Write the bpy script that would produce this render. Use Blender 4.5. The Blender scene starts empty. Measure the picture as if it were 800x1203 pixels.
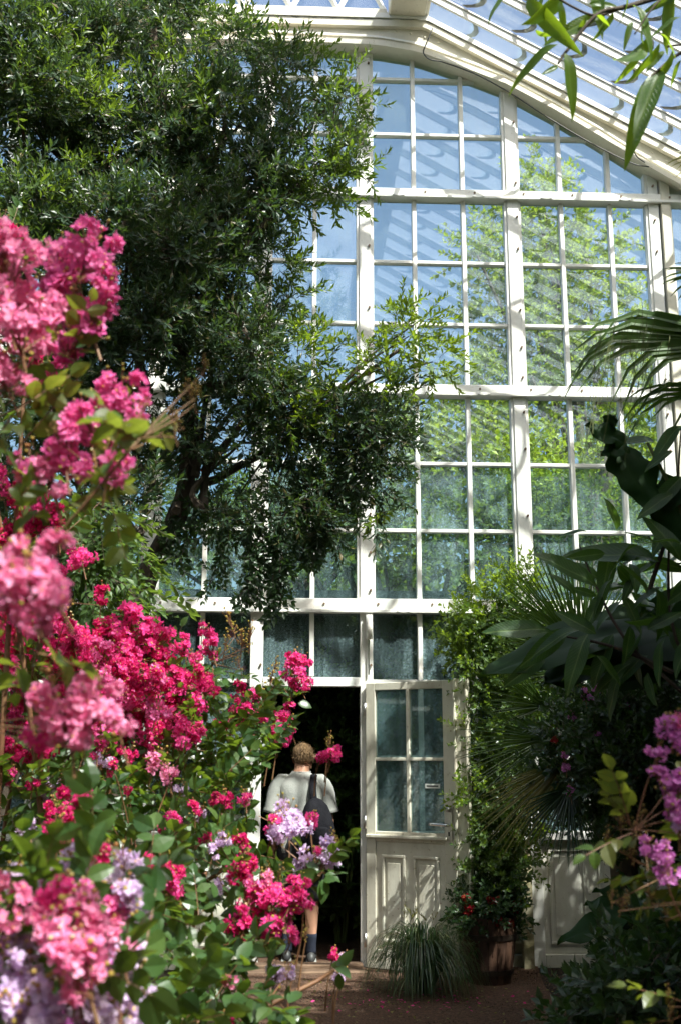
import bpy, bmesh, math, random
import numpy as np
from math import sin, cos, pi, radians, sqrt, atan2
from mathutils import Vector, Matrix, Quaternion

random.seed(7)
rng = np.random.default_rng(11)
SC = bpy.context.scene
COL = SC.collection

# ------------------------------------------------------------------ camera
PW, PH, FPX = 800, 1203, 1290.0
pitch, yaw, roll = radians(12.6), radians(2.426), radians(.095)
fw = np.array([sin(yaw)*cos(pitch), cos(yaw)*cos(pitch), sin(pitch)])
rt = np.cross(fw, [0, 0, 1]); rt /= np.linalg.norm(rt); up = np.cross(rt, fw)
rt, up = cos(roll)*rt + sin(roll)*up, -sin(roll)*rt + cos(roll)*up
CAM = np.array([0, 0, 1.6])
def P(x, y, d):
    """world point on the sight line of a photo pixel at distance d down the room"""
    r = fw + (x-PW/2)/FPX*rt - (y-PH/2)/FPX*up
    return CAM + r*d/r[1]
def PM(px, d): return px*d/FPX
cd = bpy.data.cameras.new('camera'); cam = bpy.data.objects.new('camera', cd); COL.objects.link(cam)
cam.matrix_world = Matrix(((rt[0], up[0], -fw[0], 0), (rt[1], up[1], -fw[1], 0), (rt[2], up[2], -fw[2], 1.6), (0, 0, 0, 1)))
cd.sensor_fit = 'VERTICAL'; cd.sensor_height = 36; cd.lens = 36*FPX/PH
cd.clip_start = .05; cd.clip_end = 600
cd.dof.use_dof = True; cd.dof.focus_distance = 8.6; cd.dof.aperture_fstop = 5.4
SC.camera = cam
# ------------------------------------------------------------------ light
SUN = np.array([.37, -.47, .80]); SUN /= np.linalg.norm(SUN)
W = bpy.data.worlds.new("World"); SC.world = W; W.use_nodes = True
nt = W.node_tree; bg = nt.nodes['Background']
sky = nt.nodes.new('ShaderNodeTexSky'); sky.sky_type = 'NISHITA'; sky.sun_disc = False
sky.sun_elevation = math.asin(SUN[2]); sky.sun_rotation = atan2(SUN[0], SUN[1]); sky.dust_density = 5.0
nt.links.new(sky.outputs[0], bg.inputs[0]); bg.inputs[1].default_value = .115
sl = bpy.data.lights.new('sun', 'SUN'); so = bpy.data.objects.new('sun', sl); COL.objects.link(so)
sl.energy = 5; sl.angle = radians(.55); sl.color = (1, .95, .86)
so.rotation_euler = Vector(SUN).to_track_quat('Z', 'Y').to_euler()
SC.view_settings.view_transform = 'Standard'; SC.view_settings.look = 'None'
SC.view_settings.exposure = 1.32; SC.view_settings.gamma = 1
SC.cycles.transparent_max_bounces = 40; SC.cycles.max_bounces = 8
SC.cycles.diffuse_bounces = 3; SC.cycles.glossy_bounces = 4; SC.cycles.transmission_bounces = 4
SC.cycles.use_denoising = True
SC.cycles.sample_clamp_indirect = 6

# ------------------------------------------------------------------ materials
def newmat(name):
    m = bpy.data.materials.new(name); m.use_nodes = True; t = m.node_tree
    for n in list(t.nodes): t.nodes.remove(n)
    out = t.nodes.new('ShaderNodeOutputMaterial'); return m, t, out
def N(t, typ, **kw):
    n = t.nodes.new(typ)
    for k, v in kw.items():
        if k.startswith('_'): setattr(n, k[1:], v)
        else: n.inputs[k.replace('__', ' ')].default_value = v
    return n
def ramp(t, fac, stops):
    r = t.nodes.new('ShaderNodeValToRGB'); e = r.color_ramp.elements
    while len(e) < len(stops): e.new(.5)
    for i, (p, c) in enumerate(stops): e[i].position = p; e[i].color = (*c, 1)
    t.links.new(fac, r.inputs[0]); return r.outputs[0]
def noise(t, scale, detail=4, rough=.6, coord='Object', stretch=None):
    tc = t.nodes.new('ShaderNodeTexCoord'); src = tc.outputs[coord]
    if stretch:
        mp = t.nodes.new('ShaderNodeMapping'); mp.inputs['Scale'].default_value = stretch
        t.links.new(src, mp.inputs[0]); src = mp.outputs[0]
    n = N(t, 'ShaderNodeTexNoise', Scale=scale, Detail=detail, Roughness=rough)
    t.links.new(src, n.inputs['Vector']); return n.outputs['Fac']
def leafmat(name, cols, trans=(.25, .4, .03), tw=.35, rough=.42, spec=.5, veins=0):
    m, t, out = newmat(name)
    g = t.nodes.new('ShaderNodeNewGeometry')
    c = ramp(t, g.outputs['Random Per Island'], [(i/(len(cols)-1), k) for i, k in enumerate(cols)])
    p = N(t, 'ShaderNodeBsdfPrincipled', Roughness=rough); p.inputs['Specular IOR Level'].default_value = spec
    t.links.new(c, p.inputs['Base Color'])
    tr = N(t, 'ShaderNodeBsdfTranslucent', Color=(*trans, 1))
    if veins:   # midrib and side veins of a leaf that lies along its own Y axis
        tc = t.nodes.new('ShaderNodeTexCoord'); sx = t.nodes.new('ShaderNodeSeparateXYZ'); t.links.new(tc.outputs['Object'], sx.inputs[0])
        ab = N(t, 'ShaderNodeMath', _operation='ABSOLUTE'); t.links.new(sx.outputs['X'], ab.inputs[0])
        q = N(t, 'ShaderNodeMath', _operation='MULTIPLY_ADD'); q.inputs[1].default_value = -1.3; t.links.new(ab.outputs[0], q.inputs[0]); t.links.new(sx.outputs['Y'], q.inputs[2])
        m_ = N(t, 'ShaderNodeMath', _operation='MULTIPLY'); m_.inputs[1].default_value = veins; t.links.new(q.outputs[0], m_.inputs[0])
        sn = N(t, 'ShaderNodeMath', _operation='SINE'); t.links.new(m_.outputs[0], sn.inputs[0])
        v = ramp(t, sn.outputs[0], [(.86, (0, 0, 0)), (1.0, (.5, .5, .5))]); rb = ramp(t, ab.outputs[0], [(.0009, (1, 1, 1)), (.0022, (0, 0, 0))])
        mxv = N(t, 'ShaderNodeMath', _operation='MAXIMUM'); t.links.new(v, mxv.inputs[0]); t.links.new(rb, mxv.inputs[1])
        nz = N(t, 'ShaderNodeTexNoise', Scale=14, Detail=5, Roughness=.65); t.links.new(tc.outputs['Object'], nz.inputs['Vector'])
        mc = N(t, 'ShaderNodeMix', _data_type='RGBA'); t.links.new(mxv.outputs[0], mc.inputs[0]); t.links.new(c, mc.inputs[6]); mc.inputs[7].default_value = (.11, .16, .05, 1)
        hs = N(t, 'ShaderNodeHueSaturation'); vv_ = N(t, 'ShaderNodeMapRange'); vv_.inputs[1].default_value = .3; vv_.inputs[2].default_value = .7; vv_.inputs[3].default_value = .6; vv_.inputs[4].default_value = 1.5
        t.links.new(nz.outputs['Fac'], vv_.inputs[0]); t.links.new(vv_.outputs[0], hs.inputs['Value']); t.links.new(mc.outputs[2], hs.inputs['Color']); t.links.new(hs.outputs[0], p.inputs['Base Color'])
        bp0 = N(t, 'ShaderNodeBump', Strength=.5, Distance=.002); bp0.invert = True; t.links.new(mxv.outputs[0], bp0.inputs['Height']); t.links.new(bp0.outputs[0], p.inputs['Normal'])
    mx = N(t, 'ShaderNodeMixShader', Fac=tw)
    t.links.new(p.outputs[0], mx.inputs[1]); t.links.new(tr.outputs[0], mx.inputs[2]); t.links.new(mx.outputs[0], out.inputs[0])
    return m
def plain(name, c1, c2, scale=6, rough=.6, bump=0, metal=0, stretch=None, spec=.4, detail=6, bscale=None, mid=None):
    m, t, out = newmat(name)
    f = noise(t, scale, detail, .65, 'Object', stretch)
    st = [(.32, c1), (.7, c2)] if mid is None else [(.3, c1), (.5, mid), (.72, c2)]
    c = ramp(t, f, st)
    p = N(t, 'ShaderNodeBsdfPrincipled', Roughness=rough, Metallic=metal); p.inputs['Specular IOR Level'].default_value = spec
    t.links.new(c, p.inputs['Base Color'])
    if bump:
        b = N(t, 'ShaderNodeBump', Strength=bump, Distance=.02)
        f2 = noise(t, bscale or scale*3, 6, .7, 'Object', stretch); t.links.new(f2, b.inputs['Height']); t.links.new(b.outputs[0], p.inputs['Normal'])
    t.links.new(p.outputs[0], out.inputs[0]); return m
def paint(name, base, dirt, amt=.5, sc=3.0, world=True):
    """aged white gloss paint: soft grime, runs and small chips"""
    m, t, out = newmat(name)
    g = t.nodes.new('ShaderNodeNewGeometry'); mp = t.nodes.new('ShaderNodeMapping'); mp.inputs['Scale'].default_value = (1, 1, .35)
    t.links.new(g.outputs['Position'], mp.inputs[0])
    n1 = N(t, 'ShaderNodeTexNoise', Scale=sc, Detail=8, Roughness=.7); t.links.new(mp.outputs[0], n1.inputs['Vector'])
    n2 = N(t, 'ShaderNodeTexNoise', Scale=38, Detail=4, Roughness=.6); t.links.new(g.outputs['Position'], n2.inputs['Vector'])
    a = ramp(t, n1.outputs['Fac'], [(.42, base), (.42+.35/max(amt, .1)*.5, tuple(b*.55+d*.45 for b, d in zip(base, dirt)))])
    k = ramp(t, n2.outputs['Fac'], [(.64, (0, 0, 0)), (.70, (1, 1, 1))])
    mx = N(t, 'ShaderNodeMix', _data_type='RGBA'); mx.inputs['B'].default_value = (*dirt, 1) if False else (0, 0, 0, 1)
    mul = N(t, 'ShaderNodeMath', _operation='MULTIPLY'); mul.inputs[1].default_value = amt
    t.links.new(k, mul.inputs[0]); t.links.new(mul.outputs[0], mx.inputs[0])
    t.links.new(a, mx.inputs[6]); mx.inputs[7].default_value = (*dirt, 1)
    p = N(t, 'ShaderNodeBsdfPrincipled', Roughness=.42); t.links.new(mx.outputs[2], p.inputs['Base Color'])
    b = N(t, 'ShaderNodeBump', Strength=.25, Distance=.004); t.links.new(n2.outputs['Fac'], b.inputs['Height']); t.links.new(b.outputs[0], p.inputs['Normal'])
    t.links.new(p.outputs[0], out.inputs[0]); return m
def glassmat(name, tint, dust, dustcol, ior=1.5, rough=.02, blur=0):
    m, t, out = newmat(name)
    tr = N(t, 'ShaderNodeBsdfTransparent', Color=(*tint, 1))
    gl = N(t, 'ShaderNodeBsdfGlossy', Roughness=rough)
    # Fresnel of a thin sheet, the same from both faces
    ge = t.nodes.new('ShaderNodeNewGeometry'); dt = N(t, 'ShaderNodeVectorMath', _operation='DOT_PRODUCT')
    t.links.new(ge.outputs['Normal'], dt.inputs[0]); t.links.new(ge.outputs['Incoming'], dt.inputs[1])
    ab = N(t, 'ShaderNodeMath', _operation='ABSOLUTE'); t.links.new(dt.outputs['Value'], ab.inputs[0])
    om = N(t, 'ShaderNodeMath', _operation='SUBTRACT'); om.inputs[0].default_value = 1; t.links.new(ab.outputs[0], om.inputs[1])
    pw = N(t, 'ShaderNodeMath', _operation='POWER'); pw.inputs[1].default_value = 5; t.links.new(om.outputs[0], pw.inputs[0])
    f0 = ((ior-1)/(ior+1))**2
    fr = N(t, 'ShaderNodeMath', _operation='MULTIPLY_ADD'); fr.inputs[1].default_value = 1-f0; fr.inputs[2].default_value = f0; t.links.new(pw.outputs[0], fr.inputs[0])
    if blur:   # old drawn glass: part of what comes through is scattered slightly
        rf = N(t, 'ShaderNodeBsdfRefraction', Color=(*tint, 1), IOR=1.001, Roughness=blur)
        bm_ = N(t, 'ShaderNodeMixShader', Fac=.55); t.links.new(tr.outputs[0], bm_.inputs[1]); t.links.new(rf.outputs[0], bm_.inputs[2]); tr = bm_
    mx = N(t, 'ShaderNodeMixShader'); t.links.new(fr.outputs[0], mx.inputs[0]); t.links.new(tr.outputs[0], mx.inputs[1]); t.links.new(gl.outputs[0], mx.inputs[2])
    df = N(t, 'ShaderNodeBsdfDiffuse', Color=(*dustcol, 1)); tl = N(t, 'ShaderNodeBsdfTranslucent', Color=(*dustcol, 1))
    dm = N(t, 'ShaderNodeMixShader', Fac=.35); t.links.new(df.outputs[0], dm.inputs[1]); t.links.new(tl.outputs[0], dm.inputs[2])
    g = t.nodes.new('ShaderNodeNewGeometry')
    n1 = N(t, 'ShaderNodeTexNoise', Scale=1.3, Detail=5, Roughness=.6); t.links.new(g.outputs['Position'], n1.inputs['Vector'])
    n2 = N(t, 'ShaderNodeTexNoise', Scale=60, Detail=3, Roughness=.7); t.links.new(g.outputs['Position'], n2.inputs['Vector'])
    oi = t.nodes.new('ShaderNodeObjectInfo'); pv = N(t, 'ShaderNodeMath', _operation='MULTIPLY_ADD'); pv.inputs[1].default_value = 1.1; pv.inputs[2].default_value = .45
    t.links.new(oi.outputs['Random'], pv.inputs[0])
    a0 = ramp(t, n1.outputs['Fac'], [(.3, (dust*.45,)*3), (.7, (dust*1.3,)*3)])
    mp = t.nodes.new('ShaderNodeMapping'); mp.inputs['Scale'].default_value = (9, 9, .7); t.links.new(g.outputs['Position'], mp.inputs[0])
    n3 = N(t, 'ShaderNodeTexNoise', Scale=2, Detail=4, Roughness=.6); t.links.new(mp.outputs[0], n3.inputs['Vector'])
    st = ramp(t, n3.outputs['Fac'], [(.42, (.75,)*3), (.72, (1.9,)*3)])
    a1 = N(t, 'ShaderNodeMath', _operation='MULTIPLY'); t.links.new(a0, a1.inputs[0]); t.links.new(pv.outputs[0], a1.inputs[1])
    a2 = N(t, 'ShaderNodeMath', _operation='MULTIPLY'); t.links.new(a1.outputs[0], a2.inputs[0]); t.links.new(st, a2.inputs[1]); a = a2.outputs[0]
    b = ramp(t, n2.outputs['Fac'], [(.40, (.5,)*3), (.75, (2.6,)*3)])
    mu = N(t, 'ShaderNodeMath', _operation='MULTIPLY'); t.links.new(a, mu.inputs[0]); t.links.new(b, mu.inputs[1])
    m2 = N(t, 'ShaderNodeMixShader'); t.links.new(mu.outputs[0], m2.inputs[0]); t.links.new(mx.outputs[0], m2.inputs[1]); t.links.new(dm.outputs[0], m2.inputs[2])
    t.links.new(m2.outputs[0], out.inputs[0]); return m
M = {}
M['white'] = paint('white_paint', (.80, .79, .75), (.32, .26, .17), .35)
M['cream'] = paint('cream_paint', (.68, .64, .53), (.30, .24, .15), .5, 2.2)
M['doorw'] = paint('door_paint', (.66, .63, .53), (.24, .17, .09), .8, 2.4)
M['panelw'] = paint('wall_panel_paint', (.70, .68, .60), (.22, .22, .06), .8, 1.8)
M['moss'] = plain('mossy_post', (.20, .17, .06), (.55, .50, .36), 4, .8, .3)
M['glass'] = glassmat('window_glass', (.86, .95, .95), .045, (.62, .73, .72), 1.9, .02, .13)
M['glasslow'] = glassmat('dusty_window_glass', (.80, .93, .93), .11, (.50, .68, .72), 1.7, .03, .2)
M['roofglass'] = glassmat('roof_glass', (.93, .97, .98), .018, (.75, .8, .8), 1.45)
M['lap'] = plain('roof_lap_grime', (.10, .10, .09), (.24, .24, .21), 9, .9)
M['metal'] = plain('weathered_steel', (.45, .44, .42), (.62, .61, .58), 20, .35, 0, 1)
M['alu'] = plain('bright_handle', (.75, .76, .78), (.85, .85, .86), 20, .25, 0, .9)
M['bolt'] = plain('rust_bolt', (.10, .06, .04), (.22, .15, .1), 30, .6)
M['cable'] = plain('black_cable', (.02, .02, .02), (.04, .04, .04), 30, .5)
M['bark'] = plain('bark', (.035, .025, .018), (.11, .085, .06), 8, .9, .8, 0, (1, 1, .25), bscale=20)
M['stem'] = plain('red_stem', (.14, .05, .025), (.22, .13, .06), 10, .6)
M['gstem'] = plain('green_stem', (.05, .08, .015), (.12, .13, .03), 10, .6)
M['soil'] = plain('soil', (.018, .012, .008), (.05, .035, .022), 5, 1, .8, bscale=40)
M['gravel'] = plain('gravel_path', (.035, .017, .010), (.21, .11, .062), 55, .95, 1.0, bscale=90, mid=(.12, .062, .038))
M['lawn'] = plain('lawn', (.03, .06, .012), (.07, .11, .02), 2, 1, .6)
M['stone'] = plain('stone_pebbles', (.05, .03, .02), (.24, .16, .11), 3, .9)
M['oldwood'] = plain('weathered_plank', (.07, .04, .025), (.22, .14, .09), 7, .8, .5, 0, (.2, 1, 1), bscale=30)
M['barrel'] = plain('barrel_wood', (.045, .022, .014), (.12, .06, .036), 9, .7, .5, 0, (1, 1, .15), bscale=24)
M['hoop'] = plain('iron_hoop', (.03, .025, .02), (.09, .06, .045), 12, .5, 0, .6)
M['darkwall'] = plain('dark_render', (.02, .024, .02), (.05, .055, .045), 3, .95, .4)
M['slate'] = plain('slate_roof', (.03, .032, .036), (.08, .083, .09), 5, .7, .3)
M['olive'] = leafmat('olive_leaf', [(.012, .030, .018), (.022, .048, .026), (.032, .060, .031), (.024, .05, .027), (.04, .078, .038), (.07, .10, .07), (.02, .05, .022), (.14, .11, .05)], (.16, .28, .04), .22, .36)
M['hang'] = leafmat('fresh_and_sunlit_leaf', [(.025, .05, .018), (.045, .085, .022), (.08, .13, .03)], (.26, .40, .03), .32, .38)
M['pin'] = leafmat('grey_green_leaf', [(.03, .065, .02), (.06, .11, .03), (.09, .15, .045)], (.3, .45, .05), .3, .45)
M['crape'] = leafmat('crape_leaf', [(.018, .048, .014), (.03, .07, .02), (.05, .10, .028), (.075, .12, .03)], (.28, .42, .03), .3, .34)
M['crape2'] = leafmat('crape_leaf_young', [(.03, .065, .012), (.055, .095, .015), (.09, .09, .02)], (.35, .42, .04), .35, .4)
M['vine'] = leafmat('vine_and_sunlit_leaf', [(.035, .075, .01), (.07, .13, .012), (.13, .19, .02)], (.4, .55, .03), .4, .42)
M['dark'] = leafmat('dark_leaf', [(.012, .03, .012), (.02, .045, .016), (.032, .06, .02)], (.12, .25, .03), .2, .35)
M['palm'] = leafmat('palm_leaf', [(.025, .055, .016), (.045, .085, .02), (.06, .10, .028)], (.2, .35, .03), .22, .35)
M['palmy'] = leafmat('yellowing_palm_leaf', [(.06, .08, .015), (.13, .13, .03), (.2, .17, .05)], (.45, .42, .08), .3, .45)
M['big'] = leafmat('broad_leaf', [(.012, .038, .012), (.02, .052, .015), (.032, .07, .018)], (.18, .36, .03), .22, .38, .3, veins=520)
M['paddle'] = leafmat('paddle_leaf', [(.010, .032, .011), (.018, .046, .014), (.028, .06, .018)], (.18, .36, .03), .2, .5, .15)
M['canopy'] = leafmat('canopy_leaf', [(.02, .06, .01), (.035, .085, .012), (.05, .11, .015)], (.45, .65, .03), .45, .35, .4, veins=800)
M['grass'] = leafmat('grass_blade', [(.012, .038, .012), (.022, .055, .016), (.032, .066, .02), (.07, .11, .04), (.14, .13, .06)], (.15, .25, .05), .2, .3, .6)
M['garden'] = leafmat('garden_leaf', [(.05, .10, .01), (.10, .17, .015), (.18, .25, .02), (.29, .34, .03)], (.5, .62, .04), .35, .5)
M['garden2'] = leafmat('garden_dark_leaf', [(.03, .06, .012), (.05, .09, .016), (.08, .12, .02)], (.3, .4, .03), .35, .5)
def petal(name, cols, tr): return leafmat(name, cols, tr, .42, .6, .2)
M['hot'] = petal('hot_pink_petal', [(.72, .03, .22), (.84, .07, .32), (.90, .15, .42)], (.95, .08, .38))
M['mag'] = petal('magenta_petal', [(.46, .010, .11), (.62, .022, .17), (.74, .05, .24)], (.9, .03, .22))
M['lip'] = petal('light_pink_petal', [(.80, .17, .38), (.88, .28, .50), (.92, .42, .60)], (.95, .3, .52))
M['orc'] = petal('orchid_pink_petal', [(.66, .09, .32), (.80, .17, .44), (.86, .28, .54)], (.92, .18, .46))
M['lil'] = petal('lilac_petal', [(.60, .44, .74), (.76, .58, .82), (.88, .72, .88)], (.85, .62, .85))
M['pur'] = petal('purple_petal', [(.50, .10, .44), (.66, .20, .58), (.76, .36, .70)], (.8, .3, .68))
M['redp'] = petal('dark_red_petal', [(.18, .005, .015), (.3, .01, .02), (.42, .015, .03)], (.5, .02, .03))
M['stamen'] = plain('stamen', (.75, .45, .05), (.85, .6, .1), 20, .6)
M['bud'] = leafmat('seed_bud', [(.22, .20, .03), (.38, .28, .06), (.30, .12, .05)], (.5, .4, .05), .2, .4)
M['skin'] = plain('skin', (.50, .26, .17), (.60, .33, .22), 9, .5)
M['hair'] = plain('brown_hair', (.10, .055, .025), (.26, .16, .075), 60, .5, .9, 0, (1, 1, .3), bscale=120)
M['tee'] = plain('grey_cotton', (.27, .28, .26), (.33, .33, .31), 12, .9, .3, bscale=60)
M['shorts'] = plain('black_shorts', (.012, .012, .014), (.022, .022, .026), 10, .85, .3)
M['sock'] = plain('navy_sock', (.012, .016, .03), (.02, .025, .045), 40, .9, .3)
M['shoe'] = plain('dark_shoe', (.02, .02, .022), (.05, .05, .05), 10, .5)
M['bag'] = plain('black_nylon', (.006, .006, .009), (.014, .014, .018), 14, .85, .5, bscale=90, spec=.15)
M['eye'] = plain('eye', (.7, .7, .7), (.75, .75, .75), 10, .2)
M['sticker'] = plain('white_sticker', (.6, .62, .58), (.7, .7, .66), 20, .6)
M['ink'] = plain('black_ink', (.02, .02, .02), (.03, .03, .03), 20, .6)

# ------------------------------------------------------------------ mesh helpers
ORG = {}
def rawmesh(name, V, T, MI, mats, smooth=False):
    V = np.ascontiguousarray(V, dtype=np.float32); T = np.ascontiguousarray(T, dtype=np.int32)
    me = bpy.data.meshes.new(name); k = T.shape[1]
    me.vertices.add(len(V)); me.vertices.foreach_set('co', V.ravel())
    me.loops.add(T.size); me.loops.foreach_set('vertex_index', T.ravel())
    me.polygons.add(len(T)); me.polygons.foreach_set('loop_start', np.arange(0, T.size, k, dtype=np.int32))
    me.polygons.foreach_set('loop_total', np.full(len(T), k, dtype=np.int32))
    for m in mats: me.materials.append(m)
    if MI is not None: me.polygons.foreach_set('material_index', np.ascontiguousarray(MI, dtype=np.int32))
    me.polygons.foreach_set('use_smooth', np.full(len(T), bool(smooth)))
    me.update(calc_edges=True); return me
class MB:
    def __init__(s): s.V, s.T, s.I, s.n = [], [], [], 0
    def add(s, V, T, mi=0):
        V = np.asarray(V, float).reshape(-1, 3); T = np.asarray(T, int)
        if T.shape[1] == 4: 
            T = np.concatenate([T[:, [0, 1, 2]], T[:, [0, 2, 3]]])
            if not np.isscalar(mi): mi = np.concatenate([mi, mi])
        s.V.append(V); s.T.append(T+s.n); s.n += len(V)
        s.I.append(np.full(len(T), mi) if np.isscalar(mi) else np.asarray(mi)); return s
    def mesh(s, name, mats, smooth=False, org=(0, 0, 0)):
        return rawmesh(name, np.concatenate(s.V)-np.asarray(org, float), np.concatenate(s.T), np.concatenate(s.I), mats, smooth)
    def build(s, name, mats, parent=None, smooth=False, org=None, **tags):
        if not isinstance(mats, (list, tuple)): mats = [mats]
        o0 = np.asarray(ORG[parent.name] if parent else (org if org is not None else (0, 0, 0)), float)
        ob = bpy.data.objects.new(name, s.mesh(name, mats, smooth, o0)); COL.objects.link(ob)
        if parent: ob.parent = parent
        else: ob.location = o0
        ORG[ob.name] = o0
        for k, v in tags.items(): ob[k] = v
        return ob
def thing(name, label, category, loc, group=None):
    o = bpy.data.objects.new(name, None); COL.objects.link(o); o.location = tuple(loc); o.empty_display_size = .1
    o['label'] = label; o['category'] = category
    if group: o['group'] = group
    ORG[o.name] = np.asarray(loc, float); return o
def place(name, me, loc, parent=None, rot=None, scale=None, **tags):
    """an object with (shared) mesh data at a world location"""
    o = bpy.data.objects.new(name, me); COL.objects.link(o)
    p0 = ORG[parent.name] if parent else np.zeros(3)
    if parent: o.parent = parent
    o.location = tuple(np.asarray(loc, float)-p0)
    if rot is not None:
        o.rotation_mode = 'QUATERNION' if isinstance(rot, Quaternion) else 'XYZ'
        if isinstance(rot, Quaternion): o.rotation_quaternion = rot
        else: o.rotation_euler = rot
    if scale is not None: o.scale = (scale,)*3 if np.isscalar(scale) else scale
    ORG[o.name] = np.asarray(loc, float)
    for k, v in tags.items(): o[k] = v
    return o
_bc = {}
def boxmesh(dx, dy, dz, mat, bev=.004):
    key = (round(dx, 3), round(dy, 3), round(dz, 3), mat.name, bev)
    if key not in _bc:
        bm = bmesh.new(); bmesh.ops.create_cube(bm, size=1); bmesh.ops.scale(bm, vec=(dx, dy, dz), verts=bm.verts)
        if bev: bmesh.ops.bevel(bm, geom=bm.edges[:], offset=min(bev, .3*min(dx, dy, dz)), segments=1, affect='EDGES')
        me = bpy.data.meshes.new('box'); bm.to_mesh(me); bm.free(); me.materials.append(mat); _bc[key] = me
    return _bc[key]
def box(name, x0, x1, y0, y1, z0, z1, mat, parent, bev=.004, **tags):
    return place(name, boxmesh(x1-x0, y1-y0, z1-z0, mat, bev), ((x0+x1)/2, (y0+y1)/2, (z0+z1)/2), parent, **tags)
def boxvt(x0, x1, y0, y1, z0, z1):
    V = [(x, y, z) for z in (z0, z1) for y in (y0, y1) for x in (x0, x1)]
    F = [(0, 2, 3, 1), (4, 5, 7, 6), (0, 1, 5, 4), (2, 6, 7, 3), (0, 4, 6, 2), (1, 3, 7, 5)]
    return V, F
def frames(pts):
    pts = np.asarray(pts, float); d = np.gradient(pts, axis=0); d /= np.linalg.norm(d, axis=1)[:, None]+1e-9
    a = np.array([0, 0, 1.]) if abs(d[0][2]) < .9 else np.array([1., 0, 0]); X, Y = [], []
    x = np.cross(a, d[0])
    for i in range(len(pts)):
        x = x-d[i]*(x@d[i]); x /= np.linalg.norm(x)+1e-9; X.append(x.copy()); Y.append(np.cross(d[i], x))
    return pts, np.array(X), np.array(Y)
def tube(pts, rad, n=6, cap=True):
    pts, X, Y = frames(pts); m = len(pts); rad = np.broadcast_to(rad, (m,))
    a = np.linspace(0, 2*pi, n, endpoint=False)
    V = (pts[:, None]+rad[:, None, None]*(np.cos(a)[None, :, None]*X[:, None]+np.sin(a)[None, :, None]*Y[:, None])).reshape(-1, 3)
    T = []
    for i in range(m-1):
        for j in range(n):
            k = (j+1) % n; T += [(i*n+j, i*n+k, (i+1)*n+k), (i*n+j, (i+1)*n+k, (i+1)*n+j)]
    if cap:
        for j in range(1, n-1): T += [(0, j+1, j), ((m-1)*n, (m-1)*n+j, (m-1)*n+j+1)]
    return V, T
def spline(ctrl, n=12):
    c = np.asarray(ctrl, float)
    if len(c) == 2: return c[0]+(c[1]-c[0])*np.linspace(0, 1, n)[:, None]
    c = np.vstack([2*c[0]-c[1], c, 2*c[-1]-c[-2]]); out = []; seg = len(c)-3
    for u in np.linspace(0, seg-1e-6, n):
        i = int(u); t = u-i; p0, p1, p2, p3 = c[i:i+4]
        out.append(.5*((2*p1)+(-p0+p2)*t+(2*p0-5*p1+4*p2-p3)*t*t+(-p0+3*p1-3*p2+p3)*t**3))
    return np.array(out)
def loft(rings):
    """rings: list of (n,3) arrays -> closed tube with end caps"""
    n = len(rings[0]); V = np.concatenate(rings); T = []
    for i in range(len(rings)-1):
        for j in range(n):
            k = (j+1) % n; T += [(i*n+j, i*n+k, (i+1)*n+k), (i*n+j, (i+1)*n+k, (i+1)*n+j)]
    b = (len(rings)-1)*n
    for j in range(1, n-1): T += [(0, j+1, j), (b, b+j, b+j+1)]
    return V, T
def unit(v): v = np.asarray(v, float); return v/(np.linalg.norm(v, axis=-1, keepdims=True)+1e-9)
def basis(d, nrm, s=1.0):
    """(N,3,3) matrices whose columns are x, y=d, z~nrm, scaled"""
    d = unit(d); x = unit(np.cross(d, nrm)); z = np.cross(x, d); s = np.broadcast_to(s, (len(d),))
    return np.stack([x, d, z], axis=2)*s[:, None, None]
def stamp(mb, tv, tt, B, pos, tmi=0):
    """bake a template at many frames"""
    tv = np.asarray(tv, float); tt = np.asarray(tt, int); K = len(pos)
    if K == 0: return
    V = np.einsum('kij,nj->kni', B, tv)+np.asarray(pos)[:, None]
    T = (tt[None]+(np.arange(K)*len(tv))[:, None, None]).reshape(-1, tt.shape[1])
    mi = np.tile(np.broadcast_to(tmi, (len(tt),)), K)
    mb.add(V.reshape(-1, 3), T, mi)
def leaf_t(L, w, st=2, fold=.25, droop=.15, peak=.45, wave=0):
    """leaf along +Y, length L, half width w, normal +Z"""
    V = [(0, 0, 0)]; rows = []
    for i in range(1, st+1):
        t = i/(st+1); hw = w*(sin(pi*t**(math.log(.5)/math.log(peak))))**.8
        z = -droop*L*t*t+wave*L*sin(7*t)*.05; f = hw*fold
        rows.append(len(V)); V += [(-hw, t*L, z+f), (0, t*L, z), (hw, t*L, z+f)]
    V.append((0, L, -droop*L)); e = len(V)-1; T = [(0, rows[0]+1, rows[0]), (0, rows[0]+2, rows[0]+1)]
    for a, b in zip(rows, rows[1:]): T += [(a, a+1, b+1), (a, b+1, b), (a+1, a+2, b+2), (a+1, b+2, b+1)]
    a = rows[-1]; T += [(a, a+1, e), (a+1, a+2, e)]
    return np.array(V, float), np.array(T)
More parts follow.
